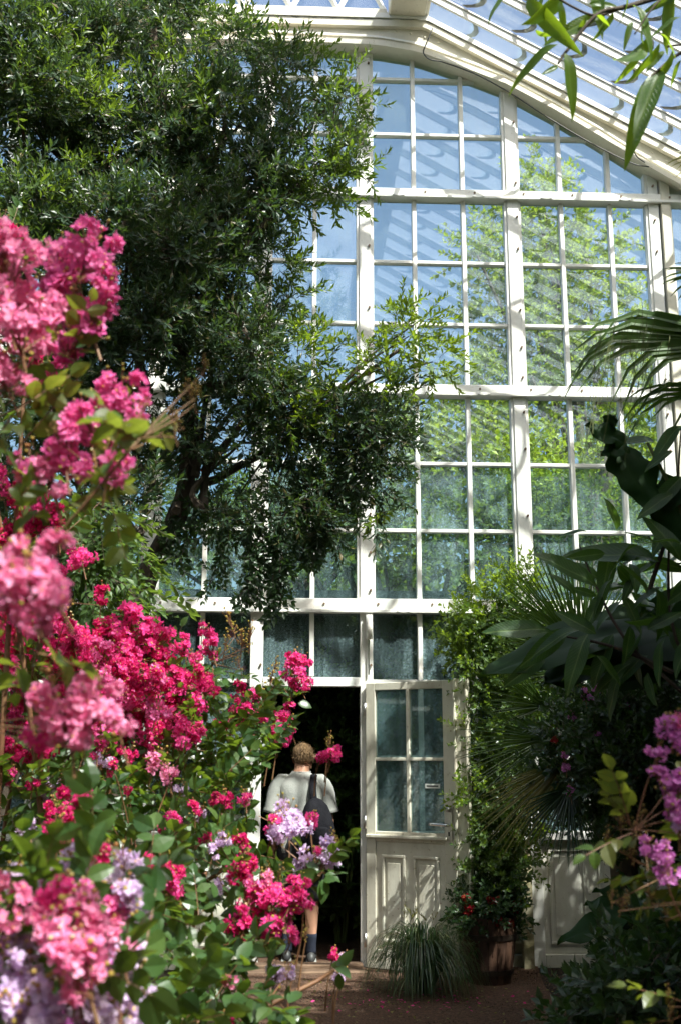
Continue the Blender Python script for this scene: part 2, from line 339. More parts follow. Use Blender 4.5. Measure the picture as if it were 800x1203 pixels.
def twig_t(n, length, L, w, mode='spiral', ang=50, sag=.2, st=1, seed=0, stemr=.002, updir=True, Lvar=.25, droop=.15):
    """a twig along +Y carrying n leaves; returns V,T,MI (0 leaf, 1 stem)"""
    r = np.random.default_rng(seed); mb = MB()
    t = np.linspace(0, 1, 5); pts = np.stack([r.normal(0, .03)*length*t, t*length, -sag*length*t*t], 1)
    V, T = tube(pts, np.linspace(stemr, stemr*.4, 5), 3, False); mb.add(V, T, 1)
    tv, tt = leaf_t(L, w, st, .3, droop)
    P0, D, NN, S = [], [], [], []
    for i in range(n):
        u = (i+1)/n if mode == 'spiral' else (i//2*2+1.5)/n
        u = min(1, .12+.88*u)
        p = np.array([np.interp(u, t, pts[:, k]) for k in range(3)])
        if mode == 'spiral':
            az = i*2.4+r.normal(0, .3); a = radians(ang+r.normal(0, 12))*(1-.55*u**3)
            side = np.array([cos(az), 0, sin(az)]); d = side*sin(a)+np.array([0, 1, 0])*cos(a); nr = np.array([0, 1, 0])*sin(a)-side*cos(a)+r.normal(0, .25, 3)+np.array([0, 0, .5])
        else:
            sgn = 1 if i % 2 else -1; a = radians(ang+r.normal(0, 8)); az = r.normal(0, .35)
            side = np.array([sgn*cos(az), 0, sin(az)]); d = side*sin(a)+np.array([0, 1, 0])*cos(a)+np.array([0, 0, -.1]); nr = np.array([0, 0, 1])+r.normal(0, .3, 3)
            if i >= n-1: d = np.array([0, 1, -.1])
        P0.append(p); D.append(d); NN.append(nr); S.append(1+r.uniform(-Lvar, Lvar))
    stamp(mb, tv, tt, basis(np.array(D), np.array(NN), np.array(S)), np.array(P0), 0)
    return np.concatenate(mb.V), np.concatenate(mb.T), np.concatenate(mb.I)
def twigset(k, **kw): return [twig_t(seed=100+i, **kw) for i in range(k)]
def pix(p):
    v = np.asarray(p, float)-CAM; z = np.maximum(v@fw, 1e-3); return PW/2+FPX*(v@rt)/z, PH/2-FPX*(v@up)/z
OUT = []
def blocked(p):
    x, y = pix(p); m = np.zeros(x.shape, bool)
    for a, b, c, d in OUT: m |= (x > a) & (x < b) & (y > c) & (y < d)
    return m
def clumps(mb, cl, twigs, dens, dirbias=(0, 0, .4), smin=.8, smax=1.2, shell=.55, outw=1.0, nz=.5):
    """cl: list of (center, radius(3 or scalar)); twigs distributed through each clump"""
    for c, r in cl:
        r3 = np.broadcast_to(np.asarray(r, float), (3,)); n = max(3, int(dens*r3.mean()**2))
        u = unit(rng.normal(size=(n, 3))); rad = rng.uniform(shell**3, 1, n)**(1/3)
        pos = np.asarray(c)+u*r3*rad[:, None]*(1+.25*rng.normal(size=n))[:, None]
        d = unit(u*outw+np.asarray(dirbias)+rng.normal(size=(n, 3))*.45)
        nr = unit(np.array([0, 0, 1.])+rng.normal(size=(n, 3))*nz)
        s = rng.uniform(smin, smax, n); k = rng.integers(0, len(twigs), n)
        if OUT:
            L_ = np.array([tw_[0][:, 1].max() for tw_ in twigs])[k]*s; ok = ~(blocked(pos) | blocked(pos+d*(L_*.5)[:, None]) | blocked(pos+d*L_[:, None]))
            pos, d, nr, s, k = pos[ok], d[ok], nr[ok], s[ok], k[ok]
        for i, (tv, tt, ti) in enumerate(twigs):
            q = k == i
            if q.any(): stamp(mb, tv, tt, basis(d[q], nr[q], s[q]), pos[q], ti)
ICO = None
def ico(r=1, sub=1):
    bm = bmesh.new(); bmesh.ops.create_icosphere(bm, subdivisions=sub, radius=r)
    V = np.array([v.co[:] for v in bm.verts]); T = np.array([[v.index for v in f.verts] for f in bm.faces]); bm.free(); return V, T
ICO = ico(1, 1); ICO2 = ico(1, 3)

# ------------------------------------------------------------------ ground
def ground():
    mb = MB(); V, F = [(-300, -300, -.02), (300, -300, -.02), (300, 300, -.02), (-300, 300, -.02)], [(0, 1, 2, 3)]
    mb.add(V, F); mb.build('lawn_ground', M['lawn'], None, kind='structure')
    mb = MB(); mb.add([(-6.5, -6, -.004), (5.9, -6, -.004), (5.9, 12.4, -.004), (-6.5, 12.4, -.004)], [(0, 1, 2, 3)])
    mb.build('bed_soil', M['soil'], None, kind='structure')
    # gravel path, gently uneven
    nx, ny = 60, 120; xs = np.linspace(0, 1, nx); ys = np.linspace(-6, 12.4, ny); V = []
    for y in ys:
        xl, xr = -.45+.08*sin(y), 1.9+.12*sin(y*1.3+1)
        for x in xs: V.append((xl+(xr-xl)*x, y, .004+.006*sin(5*y+9*x)*sin(3*x+y)+random.uniform(0, .003)+.006))
    T = [(j*nx+i, j*nx+i+1, (j+1)*nx+i+1, (j+1)*nx+i) for j in range(ny-1) for i in range(nx-1)]
    mb = MB(); mb.add(V, T); mb.build('gravel_path', M['gravel'], None, smooth=True, kind='structure')
    mb = MB(); n = 9000; pos = np.stack([rng.uniform(-.5, 3.4, n), rng.uniform(5.6, 9.0, n), np.full(n, .014)], 1)
    B = basis(unit(rng.normal(size=(n, 3))), unit(rng.normal(size=(n, 3))), rng.uniform(.002, .007, n)); stamp(mb, *ICO, B, pos)
    mb.build('loose_gravel', M['stone'], None, kind='stuff', label='small brown pebbles scattered over the path', category='gravel')
    mb = MB(); n = 420; pos = np.stack([rng.uniform(.1, 2.4, n), rng.uniform(6.2, 8.6, n), np.full(n, .018)], 1)
    tv, tt = leaf_t(.03, .009, 1); stamp(mb, tv, tt, basis(rng.normal(size=(n, 3))*[1, 1, .1], [0, 0, 1]+rng.normal(size=(n, 3))*.3, rng.uniform(.5, 1.2, n)), pos, 0)
    n = 90; pos = np.stack([rng.normal(.9, .35, n), rng.normal(7.85, .16, n), np.full(n, .02)], 1)
    stamp(mb, tv, tt, basis(rng.normal(size=(n, 3))*[1, 1, .2], [0, 0, 1]+rng.normal(size=(n, 3))*.3, rng.uniform(.5, 1.1, n)), pos, 1)
    mb.build('leaf_litter', [M['palmy'], M['hot']], None, kind='stuff', label='dry leaves and fallen pink petals on the path', category='leaf litter')
ground()

# ------------------------------------------------------------------ greenhouse gable wall
YW = 9.12
XC = -.30
UA = np.array([0, 1, 1.38, 1.8, 2.2, 2.67, 3.06, 3.48, 6.6]); ZA = np.array([8.08, 8.06, 8.00, 7.85, 7.69, 7.42, 7.17, 6.88, 4.98])
def arch(x): return float(np.interp(abs(x-XC), UA, ZA))
def roofz(x): return 8.40-.556*(abs(x-XC)-1.45)
def archtop(x): return min(8.34, roofz(x)-.06)
POSTS = [-6.58, -5.24, -3.89, -2.54, -1.20, -.30, .60, 1.94, 3.29, 4.63, 5.97]
ROWS = [1.01, 1.60, 2.21, 2.83, 3.48, 4.07, 4.72, 5.35, 5.94, 6.59, 7.21, 7.78]
RAILS = {2.83: .115, 4.72: .10, 6.59: .09}
wall = thing('greenhouse_wall', 'white painted glazed end wall of the greenhouse with arched top and open door', 'greenhouse wall', (XC, YW, 0))
VIS = lambda x: -2.6 < x < 4.7
def pane(x0, x1, z0, z1, mat, parent=wall, y=YW+.012, clip=True):
    n = 5; xs = np.linspace(x0, x1, n); tops = [min(z1, (arch(x)+.06) if clip else z1) for x in xs]
    if max(tops)-z0 < .05: return
    tops = [max(t, z0+.01) for t in tops]; V = []; ja, jb = random.uniform(-.0035, .0035), random.uniform(-.0035, .0035)
    for yy in (y, y+.005):
        for x, t in zip(xs, tops): f_ = ja*(x-x0)/(x1-x0); V += [(x, yy+f_, z0), (x, yy+f_+jb, t)]
    T = []; o = 2*n
    for i in range(n-1):
        a = 2*i; T += [(a, a+2, a+3, a+1), (o+a, o+a+1, o+a+3, o+a+2), (a, o+a, o+a+2, a+2), (a+1, a+3, o+a+3, o+a+1)]
    T += [(0, 1, o+1, o), (2*n-2, o+2*n-2, o+2*n-1, 2*n-1)]
    MB().add(V, T).build('pane', mat, parent)
for i, x in enumerate(POSTS):
    w = .105; top = arch(x)-.0
    if i == 8: # doubled post
        box('post', x-.10, x-.005, 9.055, YW+.03, .0, arch(x-.05)-.01, M['white'], wall)
        box('post', x+.012, x+.095, 9.03, YW+.03, .0, arch(x+.05)-.01, M['cream'], wall)
    elif i == 5:
        box('post', x-w/2, x+w/2, 9.055, YW+.03, .0, top-.01, M['white'], wall)
    else: box('post', x-w/2, x+w/2, 9.055, YW+.03, .0, top-.01, M['white'], wall)
for i in range(len(POSTS)-1):
    a, b = POSTS[i]+.0525, POSTS[i+1]-.0525
    if i == 7: b = 3.19
    if i == 8: a = 3.385
    nb = 3 if b-a > 1 else 2; bars = [POSTS[i]+(POSTS[i+1]-POSTS[i])*k/nb for k in range(1, nb)]
    door = i == 5
    edges = [a]+bars+[b]
    for j, z in enumerate(ROWS):
        if z > max(arch(a), arch(b)): continue
        zt = ROWS[j+1] if j+1 < len(ROWS) else 8.3
        rail = z in RAILS
        if door and z < 2.2: continue
        # horizontal member at z
        if rail: pass
        elif z == 1.01: box('sill', a, b, 9.02, YW+.04, z-.05, z+.015, M['white'], wall)
        elif door and z == 2.21: box('lintel', a, b, 9.05, YW+.03, z-.045, z+.03, M['white'], wall)
        else:
            xe = b if arch(b) > z else XC+np.interp(-z, -ZA, UA)
            xs0 = a if arch(a) > z else XC-np.interp(-z, -ZA, UA)
            if xe-xs0 > .05: box('glazing_bar', xs0, xe, 9.088, YW+.03, z-.015, z+.015, M['white'], wall, .003)
        m = M['glasslow'] if z < 4.0 else M['glass']
        for k in range(nb):
            lo = z+(.0 if not rail else .03)
            pane(edges[k]+(.012 if k else 0), edges[k+1]-(.012 if k < nb-1 else 0), lo+.012, zt-.012, m)
    # vertical bars, cut at rails
    for xb in bars:
        zs = [2.25 if door else 1.03, 2.83, 4.72, 6.59, 99]
        for z0, z1 in zip(zs, zs[1:]):
            t = min(z1-.05, arch(xb)-.01); z0b = z0+(.045 if z0 > 2.8 else 0)
            if t-z0b > .1: box('glazing_bar', xb-.019, xb+.019, 9.078, YW+.03, z0b, t, M['white'], wall, .003)
    # inner frame lines left and right of each bay (sash stiles)
    for z0, z1 in ((2.89, 4.66), (4.775, 6.54), (6.64, 99)):
        for xs, s in ((a, 1), (b, -1)):
            t = min(z1, min(arch(xs), arch(xs+s*.03))-.02)
            if t-z0 > .15: box('sash_stile', min(xs, xs+s*.024), max(xs, xs+s*.024), 9.07, YW+.03, z0, t, M['white'], wall, .002)
    # base panels
    if not door:
        box('base_panel', a, b, 9.085, YW+.03, .10, .958, M['panelw'], wall, .002)
        box('skirting', a, b, 9.05, YW+.04, .0, .098, M['panelw'], wall, .004)
        if VIS(a):
            for k in range(nb):
                px0, px1 = edges[k]+.05, edges[k+1]-.05
                for (u0, u1, v0, v1) in ((px0, px1, .87, .892), (px0, px1, .17, .192), (px0, px0+.022, .193, .869), (px1-.022, px1, .193, .869)):
                    box('moulding', u0, u1, 9.068, 9.0848, v0, v1, M['panelw'], wall, .004)
                box('raised_panel', px0+.045, px1-.045, 9.077, 9.0849, .235, .83, M['panelw'], wall, .004)
for z, h in RAILS.items():
    n0 = XC-np.interp(-z, -ZA, UA) if z > 5 else -6.6; n1 = -2*abs(XC)-n0
    n1 = min(5.97, n1 if z > 5 else 5.97)
    box('rail', n0, n1, 9.035, YW+.035, z-h/2, z+h/2, M['white'], wall)
    box('rail_ledge', n0, n1, 9.012, 9.0345, z-h/2-.004, z-h/2+.022, M['white'], wall, .003)
    for x in [p+.3 for p in POSTS]+[p+1.02 for p in POSTS if abs(p-XC) > .5]:
        if not (-2.6 < x < 4.4 and n0 < x < n1): continue
        a_ = np.linspace(0, 2*pi, 16, endpoint=False); mb = MB()
        mb.add(*loft([np.stack([x+rx*np.cos(a_), np.full(16, yy), z-h/2+.006+rz*np.sin(a_)], 1) for yy, rx, rz in ((9.013, .055, .016), (9.0, .055, .016), (8.994, .045, .010))]))
        mb.build('latch', M['white'], wall)
# bolts on posts and rails
mb = MB(); bp = []
for x in POSTS[3:10]:
    for z in ROWS[2:]+[3.15, 4.4, 5.0, 6.25]:
        if z < arch(x)-.2: bp.append((x+(.035 if x != 3.29 else -.05), 9.04, z+.13))
for z in RAILS:
    for x in np.arange(-2.5, 4.5, .448):
        if arch(x) > z+.2: bp.append((x+.06, 9.03, z+.012))
bp = np.array(bp); tv, tt = tube([(0, -.004, 0), (0, .02, 0)], .010, 7); stamp(mb, tv, tt, np.repeat(np.eye(3)[None], len(bp), 0), bp)
mb.build('bolt', M['bolt'], wall, kind='stuff')
# arched beam: plate, lower lip, upper timber, all following the arch curve
def sweep(name, f0, f1, y0, y1, mat, xa=-6.6, xb=6.0, n=90, wob=0):
    xs = np.linspace(xa, xb, n); rings = []
    for x in xs:
        a, b = f0(x), f1(x)+wob*(sin(x*37)+sin(x*71+1)*.6)
        rings.append(np.array([(x, y0, a), (x, y1, a), (x, y1, b), (x, y0, b)]))
    V, T = loft(rings); return MB().add(V, T).build(name, mat, wall)
sweep('arch_beam', lambda x: arch(x)+.0, lambda x: archtop(x)-.02, 9.0, YW+.06, M['cream'])
sweep('arch_lip', lambda x: arch(x)-.035, lambda x: arch(x)+.012, 8.93, YW+.05, M['cream'])
sweep('arch_lip', lambda x: arch(x)+.085, lambda x: arch(x)+.105, 8.985, 9.0-.001, M['white'])
sweep('arch_timber', lambda x: archtop(x)-.10, lambda x: archtop(x)-.03, 8.955, 8.9995, M['cream'], wob=.004, n=400)
sweep('arch_timber', lambda x: archtop(x)-.021, lambda x: archtop(x)+.03, 8.94, YW+.06, M['white'])
mb = MB(); bp = [(x, 8.995, arch(x)+.05+.14*k) for x in np.arange(-3, 4, .13) for k in (0, 1) if arch(x)+.05+.14*k < archtop(x)-.12]
bp = np.array(bp); tv, tt = tube([(0, -.008, 0), (0, .01, 0)], .009, 6); stamp(mb, tv, tt, np.repeat(np.eye(3)[None], len(bp), 0), bp); mb.build('rivet', M['cream'], wall, kind='stuff')
# drain post with moss at the right of the door
box('corner_post', 1.80, 1.885, 8.96, 9.04, .0, .95, M['moss'], wall)
# hinge cylinders at bay joints
for x in (.60, -1.2): MB().add(*tube([(x+.02, 9.02, 2.55), (x+.02, 9.02, 2.75)], .028, 10)).build('hinge', M['white'], wall, smooth=True)
MB().add(*tube([(.615, 9.03, 2.26), (.615, 9.03, 2.56)], .008, 6)).build('rod', M['metal'], wall)
# ---- open door
hd = np.array([.60, 9.03]); fd = np.array([1.255, 8.60]); dv = (fd-hd)/np.linalg.norm(fd-hd); dw = np.linalg.norm(fd-hd)
dang = atan2(dv[1], dv[0])
door = bpy.data.objects.new('door', None); COL.objects.link(door); door.parent = wall
door.location = (hd[0]-XC, hd[1]-YW, .0); door.rotation_euler = (0, 0, dang); ORG['door'] = np.zeros(3)
# door children are in door coordinates: x along the leaf, -y to the viewer
TH = .024
def dbox(name, x0, x1, z0, z1, y0=-TH, y1=TH, mat=M['doorw'], bev=.004, **t): return box(name, x0, x1, y0, y1, z0, z1, mat, door, bev, **t)
dbox('stile', 0, .085, .02, 2.19); dbox('stile', dw-.10, dw, .02, 2.19)
dbox('door_rail', .085, dw-.10, 2.13, 2.189); dbox('door_rail', .085, dw-.10, .96, 1.035); dbox('door_rail', .085, dw-.10, .021, .16)
dbox('door_sill', .01, dw-.07, .985, 1.012, -TH-.03, -TH-.0005, bev=.006)
mxx = .085+(dw-.185)*.49
dbox('glazing_bar', mxx-.014, mxx+.014, 1.036, 2.129); dbox('glazing_bar', .086, dw-.101, 1.575, 1.60, -TH+.003, TH-.003)
for (x0, x1) in ((.085, mxx-.014), (mxx+.014, dw-.10)):
    for (z0, z1) in ((1.036, 1.574), (1.601, 2.129)): pane(x0, x1, z0, z1, M['glasslow'], door, y=-.003, clip=False)
dbox('base_panel', .085, dw-.10, .161, .959, -TH+.012, TH-.012)
for (x0, x1) in ((.14, mxx-.035), (mxx+.035, dw-.15)):
    for (u0, u1, v0, v1) in ((x0, x1, .84, .862), (x0, x1, .22, .242), (x0, x0+.022, .243, .839), (x1-.022, x1, .243, .839)):
        dbox('moulding', u0, u1, v0, v1, -TH-.004, -TH+.0115)
    dbox('raised_panel', x0+.045, x1-.045, .285, .80, -TH+.002, -TH+.0118)
dbox('lock_plate', dw-.088, dw-.028, .99, 1.24, -TH-.012, -TH-.0005, M['metal'], .01)
MB().add(*tube([(dw-.058, -TH-.01, 1.215), (dw-.058, -TH-.03, 1.215)], .022, 10)).build('knob', M['metal'], door, smooth=True)
h = MB(); h.add(*tube(spline([(dw-.055, -TH-.01, 1.10), (dw-.055, -TH-.055, 1.10), (dw-.09, -TH-.06, 1.102), (dw-.20, -TH-.058, 1.106)], 14), .0115, 8)); h.build('handle', M['alu'], door, smooth=True)
for zz in (.22, 1.1, 1.98): MB().add(*tube([(.0, -TH-.012, zz-.05), (.0, -TH-.012, zz+.05)], .013, 8)).build('hinge', M['metal'], door, smooth=True)
dbox('keyhole', dw-.062, dw-.050, 1.02, 1.05, -TH-.015, -TH-.0125, M['ink'], 0)
s = dbox('notice_sticker', mxx+.14, mxx+.265, 1.368, 1.402, -.0085, -.0045, M['sticker'], 0)
dbox('lettering', mxx+.152, mxx+.252, 1.380, 1.390, -.0095, -.0088, M['ink'], 0)
# folded narrow leaf standing off the free edge of the door
box('edge_leaf', dw+.012, dw+.125, -.05, .0, .03, 2.2, M['doorw'], door, .005)
box('edge_leaf', dw+.012, dw+.03, -.075, -.0502, .03, 2.2, M['doorw'], door, .004)
box('edge_leaf', dw+.108, dw+.125, -.066, -.0502, .03, 2.2, M['doorw'], door, .004)
# threshold
sill = thing('threshold_plank', 'worn wooden threshold plank across the open doorway', 'threshold', (.1, 9.0, 0))
box('plank', -.34, .56, 8.93, 9.06, .005, .055, M['oldwood'], sill, .008)
box('plank', -.40, .58, 8.80, 8.926, .0, .028, M['oldwood'], sill, .008)
# cable along the arch
cab = thing('power_cable', 'thin black cable looping down and clipped along the white arch beam', 'cable', (1.2, 8.95, 8))
cp = [P(508, 33, 8.9), P(500, 52, 8.9), P(497, 62, 8.93), P(505, 70, 8.9), P(520, 73, 8.9), P(560, 88, 8.9), P(600, 110, 8.9), P(640, 136, 8.9), P(690, 166, 8.9), P(740, 191, 8.9), P(762, 196, 8.9)]
MB().add(*tube(spline(cp, 60), .006, 5)).build('wire', M['cable'], cab, smooth=True)
cp = [P(745, 158, 8.85), P(742, 172, 8.88), P(748, 184, 8.9), P(757, 191, 8.9)]
MB().add(*tube(spline(cp, 20), .005, 5)).build('wire', M['cable'], cab, smooth=True)

# ------------------------------------------------------------------ roof
roof = thing('greenhouse_roof', 'pitched glass greenhouse roof of scallop lapped panes on white bars', 'glass roof', (XC, 1.5, 8.4))
SP = .43; UE = 1.45; SL = sqrt(1+.556**2); LEN = (6.3-1.45)*SL
def rp(side, s, y, dz=0):
    """point on the slope: s metres down from the top edge"""
    u = UE+s/SL; return (XC+side*u, y, 8.40-.556*(u-UE)+dz)
YR = [9.14-SP*k for k in range(36)]
for side in (1, -1):
    for k, y in enumerate(YR):
        vis = side == 1 and y > 3.0
        mb = MB()
        for (w, h0, h1) in ((.014, -.05, .035), (.026, .02, .034)):
            r = [np.array([(*rp(side, s, y-w)[:2], rp(side, s, y)[2]+h0), (*rp(side, s, y+w)[:2], rp(side, s, y)[2]+h0), (*rp(side, s, y+w)[:2], rp(side, s, y)[2]+h1), (*rp(side, s, y-w)[:2], rp(side, s, y)[2]+h1)]) for s in (0, LEN)]
            mb.add(*loft(r))
        mb.build('rafter', M['white'], roof)
NP = 11; PL = LEN/NP
def panevt(mb, side, y, j):
    s0, s1 = j*PL-.03, (j+1)*PL; n = 7; V = []; ys = np.linspace(y-SP+.02, y-.02, n)
    lift = .006
    for dz in (0, .005):
        for yy in ys:
            t = (yy-ys[0])/(ys[-1]-ys[0])*2-1; bulge = .17*(1-t*t)
            z0 = .040; z1 = .040+lift+.008
            V += [rp(side, s0, yy, z0-.0+dz-.004), rp(side, s1-.10+bulge-.05, yy, z1+dz), rp(side, s1-.10+bulge, yy, z1+dz)]
    o = 3*n; T = []; I = []
    for i in range(n-1):
        a = 3*i; b = a+3
        T += [(a, b, b+1, a+1), (a+1, b+1, b+2, a+2), (o+a, o+a+1, o+b+1, o+b), (o+a+1, o+a+2, o+b+2, o+b+1), (a+2, b+2, o+b+2, o+a+2)]; I += [0, 1, 0, 1, 1]
    mb.add(V, T, np.array(I)); 
# a pane lies between two bars; all visible ones are single objects sharing one mesh
m0 = MB(); panevt(m0, 1, YR[0], 0)
c0 = np.array(rp(1, 0, YR[0])); pm = m0.mesh('pane', [M['roofglass'], M['lap']], False, c0)
for k in range(0, 14):
    for j in range(NP): place('pane', pm, np.array(rp(1, j*PL, YR[k])), roof)
mb = MB()
for side in (1, -1):
    for k in range(len(YR)-1):
        for j in range(NP):
            if side == 1 and k < 14: continue
            panevt(mb, side, YR[k], j)
mb.build('pane', [M['roofglass'], M['lap']], roof, kind='stuff')
for side in (1, -1):   # lantern curb beams running down the length of the house
    x0, x1 = sorted((XC+side*1.12, XC+side*1.46))
    box('curb_beam', x0, x1, -6, 9.0, 8.345, 8.62, M['cream'], roof, .01)
    box('curb_moulding', *( (x1-.05, x1+.03) if side == 1 else (x0-.03, x0+.05)), -6, 8.99, 8.36, 8.40, M['cream'], roof)
    # lantern side glazing
    for yy in np.arange(-5.8, 9, .86): box('lantern_post', x0+.14, x0+.20, yy, yy+.05, 8.62, 9.4, M['white'], roof)
    MB().add(*boxvt(x0+.16, x0+.165, -6, 9.0, 8.62, 9.4)).build('lantern_pane', M['roofglass'], roof)
    # cast arch ribs every third bay (slender tie under the bars)
    xs = XC+side*6.3; box('eaves_beam', min(xs, xs-side*.12), max(xs, xs-side*.12), -6, 9.1, 5.50, 5.64, M['white'], roof)
# lantern gable with lattice
xa, xb = XC-1.10, XC+1.10
box('lattice_chord', xa, xb, 8.96, 9.06, 8.36, 8.43, M['cream'], roof); box('lattice_chord', xa, xb, 8.96, 9.06, 9.30, 9.38, M['cream'], roof)
npan = 5
for i in range(npan):
    a, b = xa+(xb-xa)*i/npan, xa+(xb-xa)*(i+1)/npan
    for (p, q, yy) in (((a, 8.43), (b, 9.30), 8.99), ((b, 8.43), (a, 9.30), 9.03)):
        MB().add(*tube([(p[0], yy, p[1]), (q[0], yy, q[1])], .026, 4)).build('lattice_brace', M['white'], roof)
MB().add(*boxvt(xa, xb, 9.07, 9.075, 8.43, 9.3)).build('lantern_pane', M['roofglass'], roof)
MB().add([(XC-1.5, -6, 9.4), (XC, -6, 9.95), (XC, 9.1, 9.95), (XC-1.5, 9.1, 9.4), (XC+1.5, -6, 9.4), (XC+1.5, 9.1, 9.4)], [(0, 1, 2, 3), (1, 4, 5, 2)]).build('lantern_roof', M['roofglass'], roof)
# side and rear walls
sw = thing('greenhouse_side_wall', 'long glazed side wall of the greenhouse behind the right hand planting', 'greenhouse wall', (6.0, 1.5, 0), 'long side walls of the greenhouse')
sw2 = thing('greenhouse_side_wall', 'long glazed side wall of the greenhouse behind the left evergreen tree', 'greenhouse wall', (-6.6, 1.5, 0), 'long side walls of the greenhouse')
rw = thing('greenhouse_rear_wall', 'glazed rear wall of the greenhouse behind the viewer', 'greenhouse wall', (XC, -6.1, 0))
for t, x in ((sw, 6.0), (sw2, -6.6)):
    box('base_panel', x-.05, x+.05, -6, 9.0, 0, 1.0, M['panelw'], t)
    for k in range(12): box('post', x-.05, x+.05, -6+k*1.3, -5.9+k*1.3, 1.0, 5.5, M['white'], t)
    for z in (2.4, 3.9): box('rail', x-.03, x+.03, -5.9, 9.0, z, z+.06, M['white'], t)
    MB().add(*boxvt(x-.003, x+.003, -6, 9.0, 1.0, 5.5)).build('glazing', M['glass'], t)
box('base_panel', -6.5, 5.9, -6.15, -6.05, 0, 1.0, M['panelw'], rw)
for x in POSTS[1:-1]: box('post', x-.05, x+.05, -6.15, -6.05, 1.0, roofz(x)-.1 if abs(x-XC) > 1.45 else 8.3, M['white'], rw)
for z in (2.8, 4.7): box('rail', -6.5, 5.9, -6.14, -6.06, z, z+.09, M['white'], rw)
MB().add([(-6.5, -6.1, 1), (5.9, -6.1, 1), (5.9, -6.1, 5.5), (1.1, -6.1, 8.3), (-1.7, -6.1, 8.3), (-6.5, -6.1, 5.5)], [(0, 1, 2, 5), (5, 2, 3, 4)]).build('glazing', M['glass'], rw)

# ------------------------------------------------------------------ annex added behind the wall for a dark doorway
ax = thing('added_annex', 'dark windowless annex room added behind the open doorway to keep it and the lower panes dark', 'annex', (1, 12.4, 0))
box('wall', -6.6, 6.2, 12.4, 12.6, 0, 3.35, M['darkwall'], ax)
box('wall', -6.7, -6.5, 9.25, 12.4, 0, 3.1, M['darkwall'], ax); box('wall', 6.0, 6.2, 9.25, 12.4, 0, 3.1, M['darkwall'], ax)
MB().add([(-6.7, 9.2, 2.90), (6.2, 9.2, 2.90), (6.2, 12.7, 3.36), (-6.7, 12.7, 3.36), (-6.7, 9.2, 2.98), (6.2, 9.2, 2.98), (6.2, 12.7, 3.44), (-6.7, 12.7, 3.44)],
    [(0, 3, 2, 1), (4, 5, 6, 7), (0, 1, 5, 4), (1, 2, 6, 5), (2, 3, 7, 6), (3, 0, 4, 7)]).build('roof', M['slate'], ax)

# ================================================================== PLANTS
def fill(name, mat, parent, cl, twigs, dens, stemmat=None, **kw):
    mb = MB(); clumps(mb, cl, twigs, dens, **kw); return mb.build(name, [mat, stemmat or M['bark']], parent)
def pcl(lst, dj=.35):
    """(px, py, r_px, depth) -> world clumps"""
    return [(P(x, y, d+random.uniform(-dj, dj)), PM(r, d)*np.array([1, 1.0, .95])) for x, y, r, d in lst]

# ---- garden trees beyond the glass (pale yellow-green)
TW_G = twigset(5, n=16, length=.42, L=.085, w=.026, ang=58, st=1, stemr=.005)
def garden_tree(base, h, crown, label, mat, dens, group=None, tw=TW_G):
    t = thing('garden_tree', label, 'tree', base, group)
    top = np.array(base)+[0, 0, h]; mb = MB()
    mb.add(*tube(spline([base, np.array(base)+[.1, 0, h*.5], top], 8), np.linspace(.2, .07, 8), 8)); mb.build('trunk', M['bark'], t, smooth=True)
    mb = MB()
    for c, r in crown: mb.add(*tube(spline([np.array(base)+[0, 0, h*.35], (np.array(base)+[0, 0, h*.6]+np.asarray(c))/2, c], 8), np.linspace(.07, .02, 8), 5))
    mb.build('limb', M['bark'], t)
    fill('crown', mat, t, crown, tw, dens, smin=.8, smax=1.3, nz=.7)
def gcl(lst): return [(P(x, y, d), PM(r, d)) for x, y, r, d in lst]
garden_tree((4.8, 16.5, 0), 7.5, gcl([(640, 250, 45, 16), (600, 300, 40, 15.6), (690, 300, 45, 16.4), (650, 350, 50, 16), (590, 360, 38, 15.5), (700, 380, 45, 16.5), (630, 420, 45, 15.5), (600, 460, 45, 16), (680, 450, 50, 16.2), (560, 300, 22, 15), (720, 440, 40, 17), (625, 215, 20, 16)]),
            'tall yellow green garden tree beyond the upper right panes', M['garden'], 330)
garden_tree((3.2, 14.6, 0), 5.2, gcl([(520, 500, 40, 14.5), (570, 480, 40, 14.5), (480, 520, 35, 14.2), (550, 540, 40, 14.2), (600, 540, 40, 14.6), (640, 560, 40, 15), (590, 590, 40, 14.4)]),
            'lower yellow green garden tree beyond the panes over the door', M['garden'], 330)
garden_tree((7.2, 18, 0), 6, gcl([(740, 520, 55, 18), (700, 560, 50, 17.5), (770, 470, 50, 18), (650, 600, 45, 17), (760, 600, 50, 18)]),
            'broad green garden tree beyond the panes behind the large palm', M['garden'], 280)
garden_tree((-1, 15.5, 0), 4.6, gcl([(440, 580, 45, 15), (470, 560, 40, 15), (530, 590, 40, 15), (640, 600, 40, 15), (700, 600, 40, 15), (400, 600, 45, 15.5), (500, 590, 45, 15), (350, 600, 40, 15.5), (300, 610, 40, 15), (240, 610, 45, 15)]),
            'dark green garden tree beyond the panes left of the door', M['garden2'], 200)
garden_tree((1.5, 14.2, 0), 3, gcl([(x_, y_, 26, 13.8) for x_, y_ in ((200, 660), (250, 650), (300, 655), (350, 650), (400, 655), (450, 655), (500, 650), (550, 655), (600, 645), (650, 650), (700, 640), (750, 640), (230, 620), (330, 615), (430, 620), (480, 610), (540, 620), (620, 610), (690, 600), (280, 600), (380, 600))]),
            'long low dark hedge beyond the annex behind the middle panes', M['garden2'], 420)
mb = MB(); mb2 = []
for i in range(46):
    x = -30+i*1.55; mb2.append(((x, 34+random.uniform(-2, 3), random.uniform(1.5, 7)), random.uniform(1.8, 3.2)))
TW_F = twigset(3, n=12, length=1.2, L=.5, w=.16, ang=60, stemr=.02)
